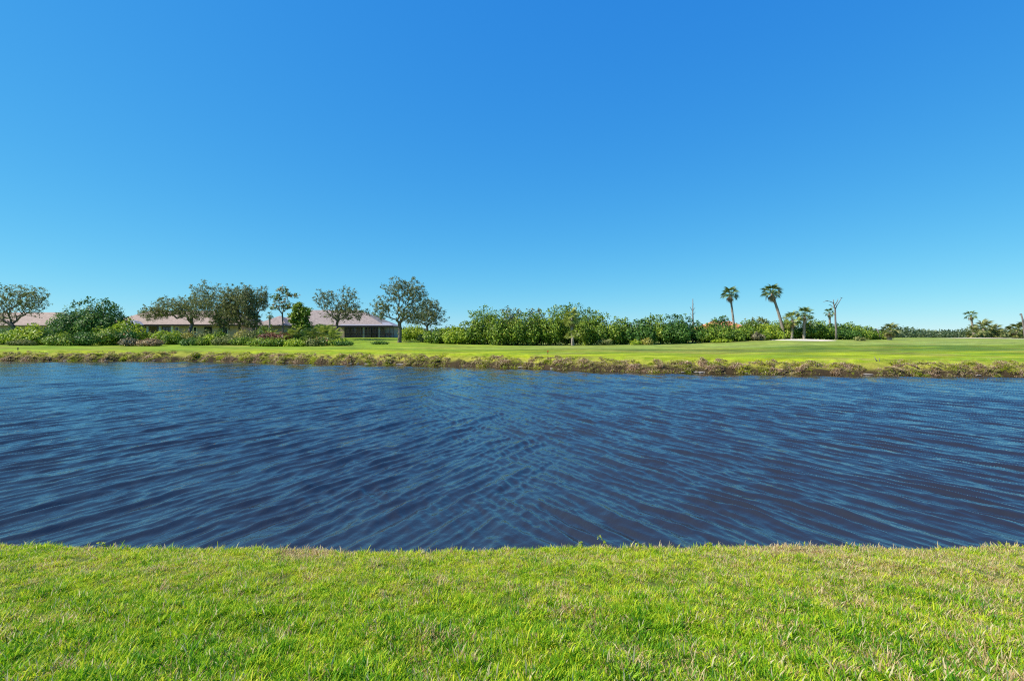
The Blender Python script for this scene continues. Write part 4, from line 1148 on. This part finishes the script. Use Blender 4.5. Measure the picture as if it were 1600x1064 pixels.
# rocks along the far waterline
def rock_mesh(seed):
    r = np.random.default_rng(seed)
    n1, n2 = 10, 6; V = []
    for j in range(n2 + 1):
        th = math.pi * j / n2
        for i in range(n1):
            a = 2 * math.pi * i / n1
            k = 1 + .22 * math.sin(3 * a + seed) * math.sin(th * 2 + seed) + r.normal(0, .06)
            V.append((k * math.sin(th) * math.cos(a), k * .7 * math.sin(th) * math.sin(a), k * .45 * math.cos(th)))
    F = [(j * n1 + i, j * n1 + (i + 1) % n1, (j + 1) * n1 + (i + 1) % n1, (j + 1) * n1 + i) for j in range(n2) for i in range(n1)]
    me = bpy.data.meshes.new('rock'); me.from_pydata(V, [], F); me.materials.append(M['rock']); return me
rm = [rock_mesh(i) for i in range(4)]
RK = [(105, 'below the round dark garden tree'), (140, 'below the shoulder of the round dark tree, beside another'), (165, 'below the gap between dark tree and pink roof'), (240, 'below the tan ornamental grass'),
      (441, 'below the slender reddish leaved tree'), (452, 'just past the one below the reddish leaved tree'), (548, 'below the screened porch wall'), (560, 'below the porch windows, in a row of rocks'),
      (572, 'below the white porch column'), (585, 'below the flat dark lawn shrub'), (628, 'below the largest oak'), (812, 'below the sky gap in the hedge'), (818, 'touching the rock below the sky gap'),
      (862, 'below the orange marker stake'), (1068, 'below the wide domed hedge, first of a pale row'), (1085, 'below the bare spire tree, in a pale row'), (1098, 'last of the pale row below the domed hedge'),
      (1166, 'below the tall straight palm'), (1352, 'beside the driftwood branch'), (1530, 'below the bushy palm clump')]
for i, (p, where) in enumerate(RK):
    D = 45.0
    for _ in range(8): D = .5 * D + .5 * float(far_shore(X(p, D)))
    D += .12
    o = obj_me('rock', rm[i % 4]); s_ = random.uniform(.2, .36); o.scale = (s_ * 1.3, s_ * .8, s_ * .5)
    o.location = (X(p, D), D, .05); o.rotation_euler = (0, 0, random.uniform(0, 6))
    tag(o, 'pale rock at the far waterline ' + where, 'rock', 'pale rocks along the far waterline')

# sand bunkers
M['sand'] = plain('bunker_sand', (.62, .52, .40), .95, .1, .1, 2, .3)
def bunker(pts, label, lift=.02):
    """pts: outline on the ground (x, y); a raised sand face that rolls up to a lip"""
    cx = sum(p[0] for p in pts) / len(pts); cy = sum(p[1] for p in pts) / len(pts)
    V = []; F = []; n = len(pts); K = 5
    for k in range(K + 1):
        f = 1 - k / K * .98
        for (x, y) in pts:
            xx, yy = cx + (x - cx) * f, cy + (y - cy) * f
            V.append((xx, yy, float(gz(xx, yy)) + lift + .10 * math.sin(math.pi * (1 - f) * .5)))
    for k in range(K):
        for i in range(n):
            F.append((k * n + i, k * n + (i + 1) % n, (k + 1) * n + (i + 1) % n, (k + 1) * n + i))
    me = bpy.data.meshes.new('sand_bunker'); me.from_pydata(V, [], F)
    me.polygons.foreach_set('use_smooth', np.ones(len(F), dtype=bool)); me.materials.append(M['sand'])
    tag(obj_me('sand_bunker', me), label, None, None, 'structure')
def blob(px0, px1, D0, D1, n=28):
    out = []
    for i in range(n):
        a = 2 * math.pi * i / n
        D = (D0 + D1) / 2 + (D1 - D0) / 2 * math.sin(a) * (1 + .1 * math.sin(3 * a))
        p = (px0 + px1) / 2 + (px1 - px0) / 2 * math.cos(a)
        out.append((X(p, (D0 + D1) / 2), D))
    return out
bunker(blob(1204, 1302, 71, 79), 'pale sand bunker at the foot of the leaning palm')
bunker(blob(1465, 1640, 92, 96.5), 'thin strip of a far sand bunker before the bushy palms')

# distant scrub that closes the view
def scrub():
    n = 110000
    x = rng.uniform(-300, 420, n); y = 150 + rng.uniform(0, 16, n) + 6 * np.sin(x * .05)
    z0 = gz(x, y)
    hmax = 2.0 + .7 * pnoise(x, y, 22, 3, 2) + .8 * np.clip(pnoise(x, y * 0, 3.1, 2, 9), 0, 1)
    u = rng.uniform(0, 1, n) ** .9
    z = z0 + u * np.clip(hmax, .6, 6)
    c = np.stack([x, y, z], -1)
    d = rng.normal(0, 1, (n, 3)); d /= np.linalg.norm(d, axis=1)[:, None]
    me = leaves_mesh('distant_scrub', c, d + np.array([0, 0, .5]), .6, rng, M['scrub_leaf'], rng.uniform(0, 1, n))
    tag(obj_me('distant_scrub', me), 'low band of distant scrub along the horizon behind the golf course', 'scrub', None, 'stuff')
scrub()

# weeds on the near crest
def weed(px, D, h, label, sd, yellow=False):
    r = np.random.default_rng(sd)
    bx = X(px, D); z0 = float(gz(bx, D)); root = empty('weed', (bx, D, z0)); tag(root, label, 'weed', 'weeds on the crest of the near bank')
    top = (-.05 * r.uniform(.3, 1.6), .01, h)
    MB().tube([(0, 0, -.02), (top[0] * .25, 0, h * .5), (top[0] * .7, 0, h * .85), top], [.0025, .002, .0015, .001], 5).build('stem', M['stem_green'], root)
    k = 16
    f = r.uniform(.25, 1, k)
    c = np.stack([top[0] * f ** 1.6 + r.normal(0, .012, k), r.normal(0, .012, k), h * f], -1)
    d = r.normal(0, 1, (k, 3)); d /= np.linalg.norm(d, axis=1)[:, None]
    me = leaves_mesh('leaf', c, d, .028, r, M['lime_leaf'], r.uniform(.3, 1, k)); o = obj_me('leaves', me, root)
weed(948, 5.1, .15, 'tallest leafy weed stalk standing up against the dark water', 501)
weed(910, 5.12, .09, 'small two tipped weed sprig before the tallest stalk', 502)
weed(1003, 5.1, .08, 'slender weed bending over past the tallest stalk', 503)
weed(1110, 5.1, .07, 'short weed sprig on the crest among dry blades', 504)
weed(168, 5.1, .09, 'thin pale weed stalk leaning over dark blue ripples', 505)
weed(1328, 5.1, .07, 'low leafy weed on the crest where the grass turns brown', 506)
weed(1566, 5.2, .10, 'bushy lime weed near the outer end of the crest', 507)
weed(1580, 5.2, .09, 'second lime weed tuft beside the bushy lime one', 508)
weed(1522, 5.2, .08, 'little lime weed before the bushy pair', 509)
